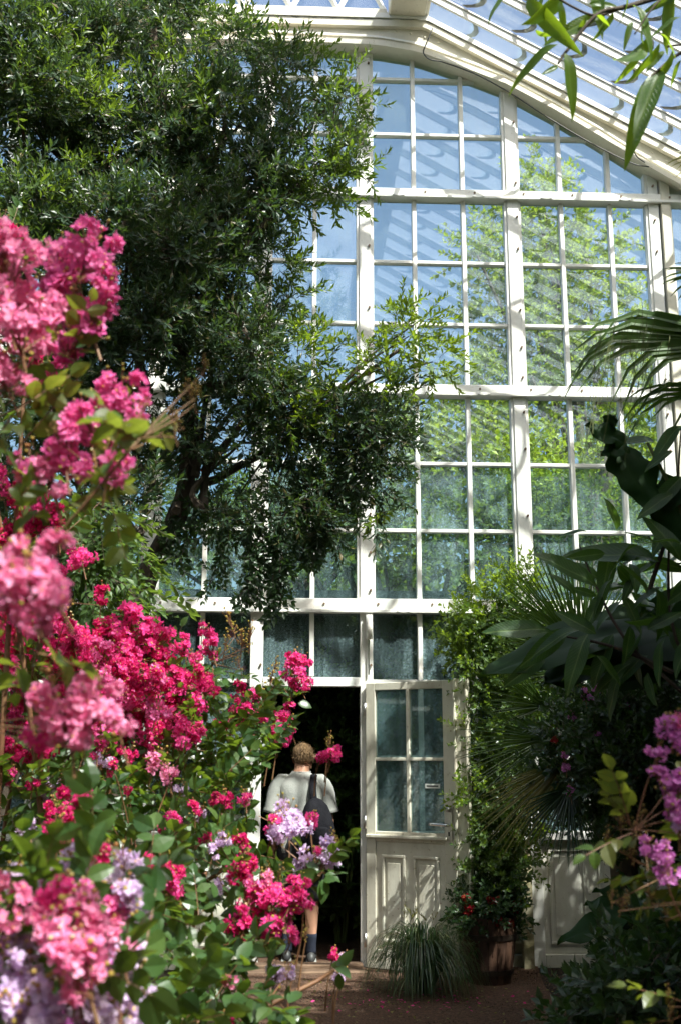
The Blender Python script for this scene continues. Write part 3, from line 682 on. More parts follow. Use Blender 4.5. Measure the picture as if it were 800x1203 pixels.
for i in range(30):   # unseen trees added along both sides and behind to cut sky light
    y = -13+i*.95; mb2 += [((-10.6+random.uniform(-.5, .5), y, z), random.uniform(1.2, 1.6)) for z in (1.2, 3.4, 5.6, 7.4)]
    mb2 += [((10.8+random.uniform(-.5, .5), y, z), random.uniform(1.2, 1.6)) for z in (1.2, 3.4, 5.6, 7.4)]
for i in range(16):
    x = -9+i*1.3; mb2 += [((x, -11+random.uniform(-.5, .5), z), random.uniform(1.2, 1.6)) for z in (1.2, 3.4, 5.6)]
f = fill('far_and_shading_trees', M['garden2'], None, mb2, TW_F, 16, smin=.8, smax=1.4, nz=.8)
f['kind'] = 'stuff'; f['label'] = 'far trees beyond the glass, with unseen trees added round the house to cut sky light'; f['category'] = 'trees'

# ---- annex plants seen in the dark doorway
BIGL = leaf_t(.42, .085, 5, .3, .35, .45)
def leaf_objs(par, frames_, mat, lv, lt, k=8, name='leaf', smooth=True):
    meshes = []
    for i in range(k):
        r = np.random.default_rng(i+5); v = lv.copy(); L = v[:, 1].max()
        a = r.normal(0, .35); v[:, 2] += -r.uniform(0, .25)*L*(v[:, 1]/L)**2+.02*L*np.sin(v[:, 1]/L*9+a); v[:, 0] += .08*L*a*(v[:, 1]/L)**2
        meshes.append(rawmesh(name, v, lt, None, [mat], smooth))
    for p, d, nr, s in frames_:
        if OUT and (blocked(np.array([p]))[0] or blocked(np.array([np.asarray(p)+unit(d)*lv[:, 1].max()*s]))[0]): continue
        B = basis(np.array([d]), np.array([nr]))[0]; q = Matrix(B.tolist()).to_quaternion()
        place(name, random.choice(meshes), p, par, q, s)
ap = thing('annex_plant', 'broad leaved green plant low in the dark doorway beside the open door', 'plant', P(400, 1120, 10.2)*[1, 1, 0])
fr = []; mb = MB(); b0 = ORG[ap.name]
for i in range(34):
    a = random.uniform(0, 2*pi); e = random.uniform(.2, 1.2); h = random.uniform(.2, .95)
    p = b0+[.12*cos(a)+.05, .12*sin(a), h]; d = (cos(a)*cos(e), sin(a)*cos(e)-.25, sin(e)*.6)
    fr.append((p, d, (0, -.3, 1), random.uniform(.7, 1.15)))
for i in range(5): mb.add(*tube(spline([b0+[.02*i-.04, 0, 0], b0+[random.uniform(-.15, .15), random.uniform(-.1, .1), .9]], 6), .012, 5))
leaf_objs(ap, fr, M['big'], *BIGL); mb.build('stem', M['gstem'], ap)
TW_D = twigset(4, n=12, length=.32, L=.085, w=.024, ang=55, stemr=.003)
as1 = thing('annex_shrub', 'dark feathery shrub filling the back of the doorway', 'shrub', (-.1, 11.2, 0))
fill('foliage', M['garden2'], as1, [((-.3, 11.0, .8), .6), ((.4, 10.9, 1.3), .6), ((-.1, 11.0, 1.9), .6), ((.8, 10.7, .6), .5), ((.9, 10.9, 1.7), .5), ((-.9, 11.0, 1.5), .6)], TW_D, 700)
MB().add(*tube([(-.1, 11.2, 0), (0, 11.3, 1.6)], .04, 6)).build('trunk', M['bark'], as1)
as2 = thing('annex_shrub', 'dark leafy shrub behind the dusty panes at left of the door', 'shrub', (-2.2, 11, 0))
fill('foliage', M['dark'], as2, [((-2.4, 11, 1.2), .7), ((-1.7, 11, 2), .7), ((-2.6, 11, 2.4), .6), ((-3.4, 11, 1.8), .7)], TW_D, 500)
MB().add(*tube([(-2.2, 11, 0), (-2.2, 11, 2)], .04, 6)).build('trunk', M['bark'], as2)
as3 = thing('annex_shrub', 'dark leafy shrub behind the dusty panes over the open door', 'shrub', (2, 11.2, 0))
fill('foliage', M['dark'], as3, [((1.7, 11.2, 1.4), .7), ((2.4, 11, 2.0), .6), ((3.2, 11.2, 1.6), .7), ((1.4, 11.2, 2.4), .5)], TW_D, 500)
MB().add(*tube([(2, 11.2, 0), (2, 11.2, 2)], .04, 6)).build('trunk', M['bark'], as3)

# ---- big evergreen at upper left
TW_O = twigset(6, n=15, length=.17, L=.058, w=.0092, ang=48, sag=.15, stemr=.0022)
TW_OD = twigset(5, n=17, length=.22, L=.058, w=.0100, ang=42, sag=.3, stemr=.0024)
ev = thing('evergreen_tree', 'tall dark evergreen tree with small narrow leaves filling the upper left', 'tree', (-1.75, 7.2, 0))
mb = MB(); mb.add(*tube(spline([(-1.75, 7.2, 0), (-1.45, 7.2, 1.6), P(168, 690, 7.2), P(192, 640, 7.2), P(215, 590, 7.2), P(225, 480, 7.15), P(200, 330, 7), P(190, 180, 6.9), P(180, 30, 6.8)], 40), np.linspace(.085, .03, 40)+.02*np.linspace(1, 0, 40)**3, 9))
mb.build('trunk', M['bark'], ev, smooth=True)
EVC = [(70, 50, 80, 6.9), (-10, 60, 60, 6.6), (170, 50, 80, 7), (250, 80, 62, 7), (320, 100, 45, 7.2), (385, 125, 32, 7.2), (405, 170, 26, 7.1), (375, 190, 36, 7), (325, 185, 55, 6.9), (240, 190, 85, 6.8), (130, 180, 90, 6.7), (30, 170, 85, 6.5),
       (40, 290, 80, 6.6), (150, 300, 90, 6.6), (245, 300, 80, 6.9), (310, 270, 30, 7.2), (60, 420, 75, 6.8), (165, 410, 75, 6.9), (260, 400, 70, 7), (325, 395, 34, 7.1), (300, 455, 45, 7), (90, 520, 70, 6.9), (215, 510, 55, 7.1), (20, 560, 60, 6.6), (285, 520, 42, 7.2), (30, 660, 60, 6.2), (140, 590, 45, 6.9)]
mb = MB()
for x, y, r, d in EVC:
    k = P(min(240, max(120, x*.5+100)), min(600, y+160), 7); mb.add(*tube(spline([k, (k+P(x, y, d))/2+rng.normal(size=3)*.12, P(x, y, d)], 9), np.linspace(.032, .007, 9), 5))
    for _ in range(4):
        e = P(x+random.uniform(-r, r), y+random.uniform(-r, r), d+random.uniform(-.3, .3)); mb.add(*tube(spline([P(x, y, d), (P(x, y, d)+e)/2+rng.normal(size=3)*.04, e], 6), np.linspace(.010, .003, 6), 4))
mb.build('limb', M['bark'], ev)
EV2 = []
for x, y, r, d in EVC:
    n = max(3, int(r/11))
    for _ in range(n): a = random.uniform(0, 2*pi); q = r*sqrt(random.random())*.85; EV2.append((x+q*cos(a), y+q*sin(a), r*random.uniform(.25, .5), d+random.uniform(-.5, .5)))
fill('foliage', M['olive'], ev, pcl(EV2, .1), TW_O, 2300, dirbias=(0, -.15, .35), shell=.2, smin=.75, smax=1.25, nz=.8)
# scattered outer sprays give a ragged edge
sp = [(335, 60, 16, 7), (300, 35, 14, 7), (265, 28, 16, 7), (360, 95, 14, 7), (412, 120, 16, 7), (425, 150, 9, 7), (428, 200, 10, 7), (395, 225, 18, 7), (420, 85, 9, 7), (345, 235, 20, 7), (330, 310, 18, 7), (345, 350, 16, 7), (350, 400, 18, 7), (385, 205, 20, 6.9), (410, 185, 16, 6.9), (370, 75, 14, 7)]
fill('outer_spray', M['hang'], ev, pcl(sp, .15), TW_O, 2600, dirbias=(.2, -.1, .5), shell=.1)
sp = [(60, 60, 30, 6.3), (30, 110, 30, 6.2), (110, 90, 24, 6.4), (180, 90, 22, 6.6), (215, 60, 24, 6.6), (100, 210, 26, 6.2), (60, 250, 26, 6.1), (30, 230, 26, 6.1), (250, 140, 22, 6.6), (110, 130, 24, 6.3), (20, 290, 22, 6)]
fill('sun_tinted_spray', M['hang'], ev, pcl(sp, .15), TW_O, 900, dirbias=(.2, -.3, .5), shell=.1)  # paler leaf colour stands in for sun on the upper left crown
# ---- limb hanging over the middle
hb = thing('hanging_tree', 'smaller tree with a leafy branch hanging over the glass above the door', 'tree', (-1.1, 7.7, 0))
mb = MB(); mb.add(*tube(spline([(-1.1, 7.7, 0), (-1.2, 7.7, 1.5), P(200, 610, 7.6), P(260, 560, 7.5), P(330, 520, 7.4), P(400, 460, 7.2), P(470, 410, 7.1)], 30), np.linspace(.05, .012, 30), 7)); mb.build('trunk', M['bark'], hb, smooth=True)
mb = MB()
HC = [(480, 395, 34, 7), (508, 425, 22, 7), (455, 430, 30, 7), (495, 375, 18, 7), (425, 500, 46, 7.1), (370, 500, 50, 7.2), (455, 505, 20, 7.1), (405, 565, 42, 7.2), (345, 560, 45, 7.2), (432, 575, 22, 7.1), (360, 440, 30, 7.1), (395, 605, 24, 7.1), (315, 600, 20, 7.2), (465, 470, 25, 7.1), (450, 600, 14, 7.1), (275, 590, 30, 7.3), (330, 470, 30, 7.2)]
for x, y, r, d in HC:
    k = P(360, 500, 7.3); mb.add(*tube(spline([k, (k+P(x, y, d))/2+np.array([0, 0, .08]), P(x, y, d)], 8), np.linspace(.016, .004, 8), 5))
mb.build('limb', M['bark'], hb)
H2 = []
for x, y, r, d in HC[4:]:
    for _ in range(max(4, int(r/6))): a = random.uniform(0, 2*pi); q = r*sqrt(random.random())*.9; H2.append((x+q*cos(a), y+q*sin(a), r*random.uniform(.25, .5), d+random.uniform(-.25, .25)))
fill('foliage', M['olive'], hb, pcl(H2, .1), TW_OD, 2500, dirbias=(.1, -.1, -.35), shell=.15, nz=.9, smin=.7, smax=1.15)
fill('sun_tinted_spray', M['vine'], hb, pcl([(480, 395, 22, 6.9), (508, 425, 16, 6.9), (450, 430, 20, 6.9), (498, 375, 12, 6.9), (470, 372, 13, 6.9), (520, 405, 10, 6.9), (430, 415, 12, 6.9), (350, 420, 18, 6.9), (385, 470, 16, 6.8), (485, 450, 11, 6.9), (380, 395, 8, 6.9), (330, 480, 14, 6.9), (455, 600, 8, 7)], .1), TW_OD, 2000, dirbias=(.2, -.2, .3), shell=.1, smin=.7, smax=1.1)  # yellow-green leaf colour stands in for sun on the hanging branch
# dangling tendrils with leaves in pairs
mb = MB(); TWL = twigset(3, n=8, length=.13, L=.055, w=.014, mode='opp', ang=50, stemr=.0015)
for x0, y0, x1, y1 in [(318, 600, 318, 712), (308, 590, 300, 700), (330, 600, 326, 690), (322, 620, 330, 712), (270, 600, 245, 690), (290, 600, 292, 655), (232, 560, 212, 660), (300, 640, 282, 702), (200, 600, 195, 640), (345, 600, 352, 645), (372, 610, 366, 650)]:
    c = spline([P(x0, y0, 7.1), P((x0+x1)/2+4, (y0+y1)/2, 7.1), P(x1, y1, 7.1)], 22); mb.add(*tube(c, .003, 4), 1)
    for i, (tv, tt, ti) in enumerate(TWL):
        q = c[i+1::3]; n = len(q); stamp(mb, tv, tt, basis(unit(rng.normal(size=(n, 3))*.5+[0, -.1, -.9]), unit([0, -1., .3]+rng.normal(size=(n, 3))*.5), rng.uniform(.7, 1.1, n)), q, ti)
mb.build('tendril', [M['dark'], M['bark']], hb)

# ---- drooping pinnate plant, left middle
dp = thing('drooping_shrub', 'grey green shrub with drooping leafy sprays left of the trunk', 'shrub', (-1.9, 5.6, 0))
TW_P = twigset(4, n=18, length=.30, L=.052, w=.0125, mode='opp', ang=42, sag=.45, stemr=.002)
fill('foliage', M['pin'], dp, pcl([(120, 630, 34, 5.6), (100, 600, 30, 5.6), (80, 690, 32, 5.6), (125, 700, 34, 5.5), (150, 660, 20, 5.6), (60, 640, 34, 5.7), (140, 720, 18, 5.5), (30, 720, 30, 5.7)], .15), TW_P, 1500, dirbias=(.5, -.2, -.75), outw=.5, shell=.2, nz=.3)
mb = MB()
for _ in range(7): mb.add(*tube(spline([(-1.9, 5.6, 0), P(40+random.uniform(-30, 30), 800, 5.6), P(random.uniform(40, 140), random.uniform(600, 680), 5.6)], 12), np.linspace(.02, .004, 12), 5))
mb.build('stem', M['bark'], dp)

# ---- big-leaved canopy tree, right, only a branch enters the picture
ct = thing('canopy_tree', 'tall broadleaf tree whose glossy leafy branch hangs in at upper right', 'tree', (4.3, 2.6, 0))
LV = leaf_t(.135, .0145, 7, .35, .25, .42)
mb = MB(); mb.add(*tube(spline([(4.3, 2.6, 0), (4.1, 2.7, 2), (4.2, 2.8, 3.6), (4.0, 3, 5.2)], 20), np.linspace(.13, .05, 20), 9)); mb.build('trunk', M['bark'], ct, smooth=True)
mb = MB(); D0 = 2.7
bt = lambda pts, r0, r1: mb.add(*tube(spline([P(x, y, d) for x, y, d in pts], 24), np.linspace(r0, r1, 24), 6))
mb.add(*tube(spline([(4.1, 2.9, 4.3), (2.6, 2.9, 4.35), P(900, -30, 2.8)], 14), np.linspace(.03, .009, 14), 6))
bt([(900, -30, 2.8), (800, -10, 2.75), (735, 8, 2.7), (700, 18, 2.7), (665, 60, D0), (655, 75, D0)], .009, .0035)
bt([(735, 8, 2.7), (700, 18, 2.7), (672, 8, 2.7), (640, -12, 2.7)], .004, .003)
bt([(900, 40, 2.75), (840, 55, 2.75), (800, 62, 2.75), (770, 85, D0), (755, 100, D0)], .007, .003)
bt([(830, -10, 2.7), (810, 45, 2.7), (783, 55, 2.7)], .004, .003)
bt([(800, -20, 2.7), (770, 5, 2.65), (745, 40, 2.65)], .004, .002)
mb.build('branch', M['bark'], ct, smooth=True)
LF = [(655, 52, 588, 88, 1), (663, 62, 684, 122, 1), (700, 20, 648, 40, .5), (700, 18, 716, 24, .4), (655, 0, 668, 45, .9), (660, -10, 645, 28, .7), (618, 0, 660, 45, 1), (636, 32, 648, 55, .6), (628, 35, 652, 52, .5), (600, -8, 566, 5, .8), (700, -20, 700, 12, .6), (735, -5, 738, 30, .5), (742, 5, 782, 44, 1.1), (790, -10, 775, 48, 1.2), (760, 45, 722, 112, 1.15), (775, 50, 745, 100, 1.0), (778, 82, 742, 142, 1.0), (770, 88, 738, 160, .8), (752, 62, 728, 98, .8), (690, 18, 676, 40, .5), (720, 14, 708, 44, .5), (790, 58, 770, 118, .9), (655, 78, 640, 84, .4), (640, -5, 622, 22, .6), (775, 40, 805, 60, .9),
      (800, 20, 760, 35, 1), (780, 60, 760, 78, .8), (760, 25, 740, 45, .5), (800, 70, 782, 100, .8), (675, 0, 690, -15, .6), (742, 25, 733, 48, .45), (800, -5, 752, 8, .9), (690, 5, 726, 0, .5)]
fr = []
for x0, y0, x1, y1, s in LF:
    a, b = P(x0, y0, D0+random.uniform(-.05, .05)), P(x1, y1, D0+random.uniform(-.09, .05)); L = np.linalg.norm(b-a)
    fr.append((a, b-a, unit(rng.normal(size=3)*.5+[0, -.75, .35]), L/.135))
leaf_objs(ct, fr, M['canopy'], *LV, k=6)
TW_C = twigset(4, n=12, length=.45, L=.16, w=.034, ang=55, st=1, stemr=.004)
CAN = []
for _ in range(46):
    x, y, z = random.uniform(2.7, 5.8), random.uniform(.2, 5.6), random.uniform(4.2, 5.9)
    if x/y < .47+.22 and y > 1: x += 1.0
    CAN.append(((x, y, z), random.uniform(.45, .75)))
for _ in range(18): CAN.append(((random.uniform(2.5, 4), random.uniform(1.5, 4.6), random.uniform(3.9, 4.9)), random.uniform(.4, .55)))  # extra unseen clumps added to deepen shade on the broad leaves below
CAN = [c for c in CAN if (PW/2+FPX*((c[0][0]-c[1]*1.6)*rt[0]+c[0][1]*rt[1])/max(.1, (c[0][0]*fw[0]+c[0][1]*fw[1]+(c[0][2]-1.6)*fw[2]))) > 830]
KEY = [(.1, 9.4, 1.5), (.1, 9.4, .9), (.1, 9.4, .3), (.9, 8.8, .9), (.9, 8.8, 1.8), (1.8, 9.1, .6), (2, 9.1, .8), (1.5, 8.7, 2.2), (.2, 6.8, 0), (1.6, 7.0, 0)]
def sunclear(c, r, keys=KEY):
    for k in keys:
        v = np.array(c)-np.array(k); t_ = v@SUN
        if t_ > 0 and np.linalg.norm(v-SUN*t_) < r*1.32: return False
    return True
CAN = [c for c in CAN if sunclear(*c)]
fill('crown', M['canopy'], ct, CAN, TW_C, 300, smin=.8, smax=1.2)
mb = MB()
for c, r in CAN: mb.add(*tube(spline([(4.05, 2.95, 4.4), (np.array([4.05, 2.95, 4.9])+np.array(c))/2, c], 7), np.linspace(.03, .008, 7), 4))
mb.build('limb', M['bark'], ct)

# ---- fan palms
def strip(p0, d, L, w, nrm, droop=.2, fold=.5, n=7, tipdrop=.0):
    """one leaflet: a folded, tapering, drooping ribbon"""
    d = unit(d); nrm = unit(nrm-d*(np.dot(nrm, d))); s = np.cross(d, nrm); V = []
    for i in range(n+1):
        t = i/n; c = np.asarray(p0)+d*L*t+np.array([0, 0, -1])*(droop*L*t*t+tipdrop*L*max(0, t-.75)**1.5*4)
        hw = w*(1-t)**.6*min(1, .35+2.2*t)+.0006; V += [c-s*hw+nrm*hw*fold, c-nrm*hw*.1, c+s*hw+nrm*hw*fold]
    T = []
    for i in range(n):
        a = 3*i; T += [(a, a+1, a+4), (a, a+4, a+3), (a+1, a+2, a+5), (a+1, a+5, a+4)]
    return np.array(V), np.array(T)
def fan(palm, hub, axis, nrm, nl, L, spread, w, mat, root, droop=.15, single=False, tipdrop=0, fold=.5, jitter=.05):
    axis = unit(axis); nrm = unit(np.asarray(nrm, float)-axis*np.dot(nrm, axis)); s = np.cross(axis, nrm)
    fr_ = bpy.data.objects.new('frond', MB().add(*tube(spline([root, (np.asarray(root)+hub)/2+[0, 0, .08], hub], 12), np.linspace(.014, .008, 12), 6)).mesh('frond', [M['gstem']], True, ORG[palm.name]))
    COL.objects.link(fr_); fr_.parent = palm; ORG[fr_.name] = ORG[palm.name]
    mb = MB()
    for i in range(nl):
        a = (i/(nl-1)*2-1)*spread; d = axis*cos(a)+s*sin(a)+nrm*rng.normal(0, jitter); l = L*(1-.25*(a/spread)**2)*random.uniform(.9, 1.05)
        V, T = strip(np.asarray(hub), d, l, w, nrm+rng.normal(size=3)*.08, droop*random.uniform(.6, 1.4), fold, tipdrop=tipdrop*random.uniform(.5, 1.5))
        if single: MB().add(V, T).build('leaflet', mat, fr_)
        else: mb.add(V, T)
    if not single: mb.build('leaflet', mat, fr_, kind='stuff')
# large near palm at the right edge
p1 = thing('fan_palm', 'large dark fan palm reaching in from the right edge above the door level', 'palm', (2.6, 5.5, 0))
MB().add(*tube(spline([(2.6, 5.5, 0), (2.65, 5.5, 1.6), (2.5, 5.4, 3.2)], 14), np.linspace(.14, .10, 14), 10)).build('trunk', M['bark'], p1, smooth=True)
R1 = (2.5, 5.4, 3.2)
h = P(885, 398, 5.0)
fan(p1, h, P(700, 392, 4.9)-h, (.0, -.97, .22), 12, 1.0, .26, .036, M['palm'], R1, .02, True, .5, fold=.22, jitter=.02)
h2 = P(890, 460, 5.2); fan(p1, h2, P(700, 458, 5.0)-h2, (.05, -.8, .6), 9, .82, .17, .026, M['palm'], R1, .03, True, .35)
h3 = P(842, 322, 5.1); fan(p1, h3, P(780, 330, 5.0)-h3, (-.1, -.9, .4), 14, .32, 1.0, .016, M['palm'], R1, .12, True, .1)
h4 = P(850, 178, 5.2); fan(p1, h4, P(770, 200, 5.0)-h4, (0, -.85, .5), 12, .42, .42, .015, M['palmy'], R1, .06, True, .1)
mb = MB()   # dry threads hanging from the leaflet tips
for _ in range(34):
    x = random.uniform(700, 790); y = 350+abs(x-745)*.5+random.uniform(-5, 50); l = random.uniform(50, 150)
    a = P(x, y, 4.85); mb.add(*tube(spline([a, P(x-random.uniform(0, 14), y+l*.5, 4.84), P(x-random.uniform(-10, 35), y+l, 4.84)], 8), .0013, 3))
mb.build('thread', M['gstem'], p1, kind='stuff')
# middle palm: spiky fans over the shrubs
p2 = thing('fan_palm', 'spiky fan palm with radiating leaves between the vine and the shrubs', 'palm', (2.05, 6.9, 0))
R2 = (2.0, 6.9, 1.55); MB().add(*tube(spline([(2.05, 6.9, 0), R2], 8), .09, 9)).build('trunk', M['bark'], p2, smooth=True)
for (hx, hy, ax_, ay, L, spr, nl, m, w, dr, D) in [(678, 765, 625, 665, .74, .95, 34, 'palm', .009, .03, 6.6), (672, 752, 600, 700, .66, .6, 20, 'palm', .009, .06, 6.7), (690, 790, 600, 745, .70, .5, 18, 'palm', .009, .1, 6.7),
        (640, 868, 560, 878, .62, .75, 26, 'palm', .008, .1, 6.9), (665, 895, 585, 960, .70, .42, 26, 'palmy', .008, .10, 6.7), (668, 925, 655, 1000, .46, .95, 30, 'dark', .008, .05, 6.6), (690, 760, 700, 660, .6, .7, 20, 'palm', .009, .05, 6.9), (640, 830, 580, 800, .5, .7, 22, 'palm', .008, .1, 7)]:
    hh = P(hx, hy, D); fan(p2, hh, P(ax_, ay, D-.15)-hh, (.15, -1, .25), nl, L, spr, w, M[m], R2, dr)

# ---- broad-leaved plants, right
bl = thing('broadleaf_shrub', 'dark shrub with glossy oval leaves in front of the right panes', 'shrub', (2.1, 5.2, 0))
LO = leaf_t(.20, .033, 7, .28, .25, .45)
LF = [(775, 660, 668, 628, 1), (700, 690, 640, 640, .5), (690, 560, 775, 640, 0), (770, 640, 738, 615, .9), (720, 640, 700, 700, .9), (750, 640, 700, 660, 1), (739, 735, 740, 778, .95), (700, 700, 670, 690, .9), (680, 740, 620, 750, 1), (700, 745, 655, 715, .9), (720, 745, 690, 800, 1), (690, 745, 660, 800, .8), (760, 700, 740, 650, 1), (780, 690, 740, 700, .9), (800, 640, 755, 620, .9), (800, 660, 770, 600, 1), (790, 720, 745, 745, .8), (770, 520, 725, 505, 1), (790, 530, 755, 545, .8), (800, 500, 762, 528, .8),
      (800, 560, 770, 590, .9), (650, 745, 610, 735, 1), (665, 740, 620, 775, .9), (675, 700, 655, 668, .8), (730, 700, 760, 740, .8), (760, 740, 800, 715, 1), (640, 740, 575, 735, 1), (700, 770, 735, 800, .8), (720, 680, 680, 715, .8), (770, 690, 790, 745, .9), (745, 690, 720, 660, .9), (800, 600, 760, 640, .9), (790, 580, 750, 600, .7), (690, 625, 655, 622, .5), (710, 650, 672, 655, .6), (700, 770, 650, 790, .9), (640, 770, 600, 800, .9), (760, 770, 720, 790, 1), (780, 750, 760, 800, 1)]
fr = []
for x0, y0, x1, y1, s in LF:
    if s == 0: continue
    D = 5.1+random.uniform(-.25, .25); a, b = P(x0, y0, D), P(x1, y1, D-random.uniform(0, .1)); L = np.linalg.norm(b-a)
    fr.append((a, b-a, unit(rng.normal(size=3)*.45+[0, -.6, .6]), max(.6, L/.20)))
for _ in range(60):
    x, y = random.uniform(700, 860), random.uniform(620, 800)
    if (800-x)*.7 > y-600+60: continue
    D = 5.4+random.uniform(-.3, .5); a = P(x, y, D); d = unit(rng.normal(size=3)+[-.3, -.2, .1]); fr.append((a, d, unit(rng.normal(size=3)*.5+[0, -.3, .8]), random.uniform(.75, 1.2)))
leaf_objs(bl, fr, M['big'], *LO, k=6)
mb = MB()
for pts in [[(850, 1100), (835, 850), (790, 740), (785, 640), (790, 560)], [(850, 1100), (830, 860), (740, 760), (700, 690), (680, 640)], [(850, 1100), (845, 850), (810, 740), (800, 660)], [(790, 790), (720, 760), (650, 745)], [(760, 700), (790, 600), (800, 500)]]:
    mb.add(*tube(spline([P(x, y, 5.25) for x, y in pts], 16), np.linspace(.013, .004, 16), 5))
mb.build('stem', M['bark'], bl)
# lobed and paddle-like very large leaves
def bigleaf(a, b, w, nrm, lob=0, droop=.15, n=12, wav=.02):
    """very large blade from a to b (world), half width w, lobed edge, midrib fold, waves"""
    a, b = np.asarray(a, float), np.asarray(b, float); L = np.linalg.norm(b-a); d = (b-a)/L; nrm = unit(np.asarray(nrm, float)-d*np.dot(nrm, d)); s = np.cross(d, nrm); V = []
    for i in range(n+1):
        t = i/n; hw = w*(sin(pi*min(1, t*.93+.07)**.75))**.7*(1+lob*sin(t*16)); c = a+d*L*t+nrm*(-droop*L*(t-.3)**2)
        for j in (-1, -.6, -.2, 0, .2, .6, 1): V.append(c+s*hw*j+nrm*(abs(j)*hw*.35-.25*hw*j*j+wav*sin(t*11+j*3)*abs(j)))
    T = []
    for i in range(n):
        for j in range(6): k = i*7+j; T += [(k, k+1, k+8), (k, k+8, k+7)]
    V = np.array(V); V2 = V-nrm*.0025; o = len(V); T = np.array(T)
    return np.vstack([V, V2]), np.vstack([T, T[:, ::-1]+o])
ph = thing('banana_plant', 'plant with very large dark drooping paddle leaves at right middle', 'plant', (2.3, 5.6, 0))
MB().add(*tube(spline([(2.3, 5.6, 0), (2.25, 5.6, 1.4), (2.1, 5.5, 2.0)], 8), np.linspace(.06, .03, 8), 8)).build('stem', M['gstem'], ph, smooth=True)
for (x0, y0, x1, y1, w, nr, lb, D) in [(760, 735, 562, 782, .19, (0, -.5, .9), .02, 5.50), (830, 740, 640, 760, .22, (0, -.75, .6), .0, 5.70), (700, 790, 850, 760, .16, (0, -.8, .5), 0, 5.80), (820, 700, 720, 800, .16, (.2, -.9, .3), 0, 5.80), (690, 780, 640, 800, .1, (0, -.8, .5), 0, 5.70)]:
    MB().add(*bigleaf(P(x0, y0, D), P(x1, y1, D-.2), w, nr, lb)).build('leaf', M['paddle'], ph, smooth=True)
pl = thing('philodendron', 'climbing plant with ragged lobed dark leaves below the large palm frond', 'plant', (2.2, 5.2, 0))
MB().add(*tube(spline([(2.2, 5.2, 0), P(830, 800, 5.1), P(805, 620, 5.1), P(760, 520, 5.1)], 16), np.linspace(.02, .008, 16), 6)).build('stem', M['gstem'], pl, smooth=True)
for (x0, y0, x1, y1, w, nr, lb, D) in [(735, 520, 688, 498, 0.070, (0, -.9, .4), .25, 4.99), (735, 520, 705, 535, 0.051, (0, -.9, .4), .25, 4.99), (725, 530, 775, 600, 0.109, (0, -.95, .3), .15, 5.06), (712, 500, 722, 488, 0.038, (0, -1, .2), .1, 4.99), (768, 570, 810, 640, 0.115, (0, -.95, .3), .15, 5.12), (770, 590, 820, 560, 0.090, (0, -.9, .4), .15, 5.12)]:
    MB().add(*bigleaf(P(x0, y0, D), P(x1, y1, D-.05), w, nr, lb, .1)).build('leaf', M['paddle'], pl, smooth=True)
# low taro leaves at right
tr_ = thing('taro_plant', 'low plant with big drooping dark leaves in front of the right wall panels', 'plant', P(720, 1120, 5.6)*[1, 1, 0])
for (x0, y0, x1, y1, w, nr, D) in [(735, 1080, 655, 1098, .075, (0, -.5, .9), 5.5), (740, 1075, 690, 1055, .08, (-.2, -.5, .9), 5.6), (745, 1090, 810, 1065, .15, (.1, -.7, .7), 5), (750, 1060, 700, 1040, .07, (0, -.5, .9), 5.7), (740, 1100, 790, 1120, .12, (0, -.7, .6), 5), (730, 1070, 705, 1085, .09, (-.5, -.7, .5), 5.5), (790, 1060, 830, 1110, .13, (0, -.8, .5), 4.6)]:
    a = P(x0, y0, D); MB().add(*bigleaf(a, P(x1, y1, D-.1), w, nr, 0, .3)).build('leaf', M['paddle'], tr_, smooth=True)
    MB().add(*tube(spline([ORG[tr_.name], (a+ORG[tr_.name])/2+[0, 0, .1], a], 8), .009, 5)).build('stalk', M['gstem'], tr_)

# ---- climbing vine right of the door
TW_V = twigset(5, n=13, length=.17, L=.042, w=.0115, ang=55, stemr=.0015)
vn = thing('climbing_vine', 'bushy light green vine growing up the wall right of the open door', 'vine', (1.55, 8.85, 0))
VC = [(575, 742, 22, 8.7), (547, 752, 17, 8.7), (600, 728, 20, 8.8), (560, 770, 24, 8.7), (590, 770, 28, 8.7), (620, 740, 24, 8.7), (575, 810, 26, 8.6), (610, 810, 28, 8.6), (590, 850, 28, 8.6), (570, 890, 24, 8.6), (610, 890, 26, 8.6), (575, 930, 24, 8.6), (600, 960, 26, 8.6), (570, 980, 24, 8.6), (600, 1005, 22, 8.6), (575, 1030, 22, 8.6), (595, 1045, 18, 8.5), (640, 850, 26, 8.5), (645, 810, 26, 8.6), (625, 930, 18, 8.5), (660, 770, 26, 8.7)]
V2 = []
for x, y, r, d in VC:
    for _ in range(5): V2.append((x+random.uniform(-.7, .7)*r, y+random.uniform(-.7, .7)*r, r*random.uniform(.35, .6), d+random.uniform(-.15, .1)))
fill('foliage', M['hang'], vn, pcl(V2, .05), TW_V, 2600, dirbias=(-.1, -.4, .1), shell=.3, nz=.8, stemmat=M['gstem'])
fill('young_shoot', M['vine'], vn, pcl([(590, 695, 10, 8.6), (560, 700, 10, 8.6), (620, 680, 10, 8.6), (540, 725, 9, 8.6), (602, 672, 6, 8.6), (575, 712, 12, 8.6), (535, 765, 9, 8.5), (545, 860, 6, 8.5), (548, 900, 6, 8.5), (552, 935, 8, 8.4), (615, 985, 8, 8.4), (622, 1000, 6, 8.4)], .05), TW_V, 5000, dirbias=(-.2, -.2, .7), shell=.1, stemmat=M['gstem'])
mb = MB()
for _ in range(9): mb.add(*tube(spline([(1.55+random.uniform(-.1, .1), 8.9, 0), (1.5+random.uniform(-.2, .25), 8.85, 1.2), (1.6+random.uniform(-.3, .4), 8.8, 2.3), P(random.uniform(560, 640), 730, 8.7)], 14), np.linspace(.012, .003, 14), 5))
mb.build('stem', M['bark'], vn)

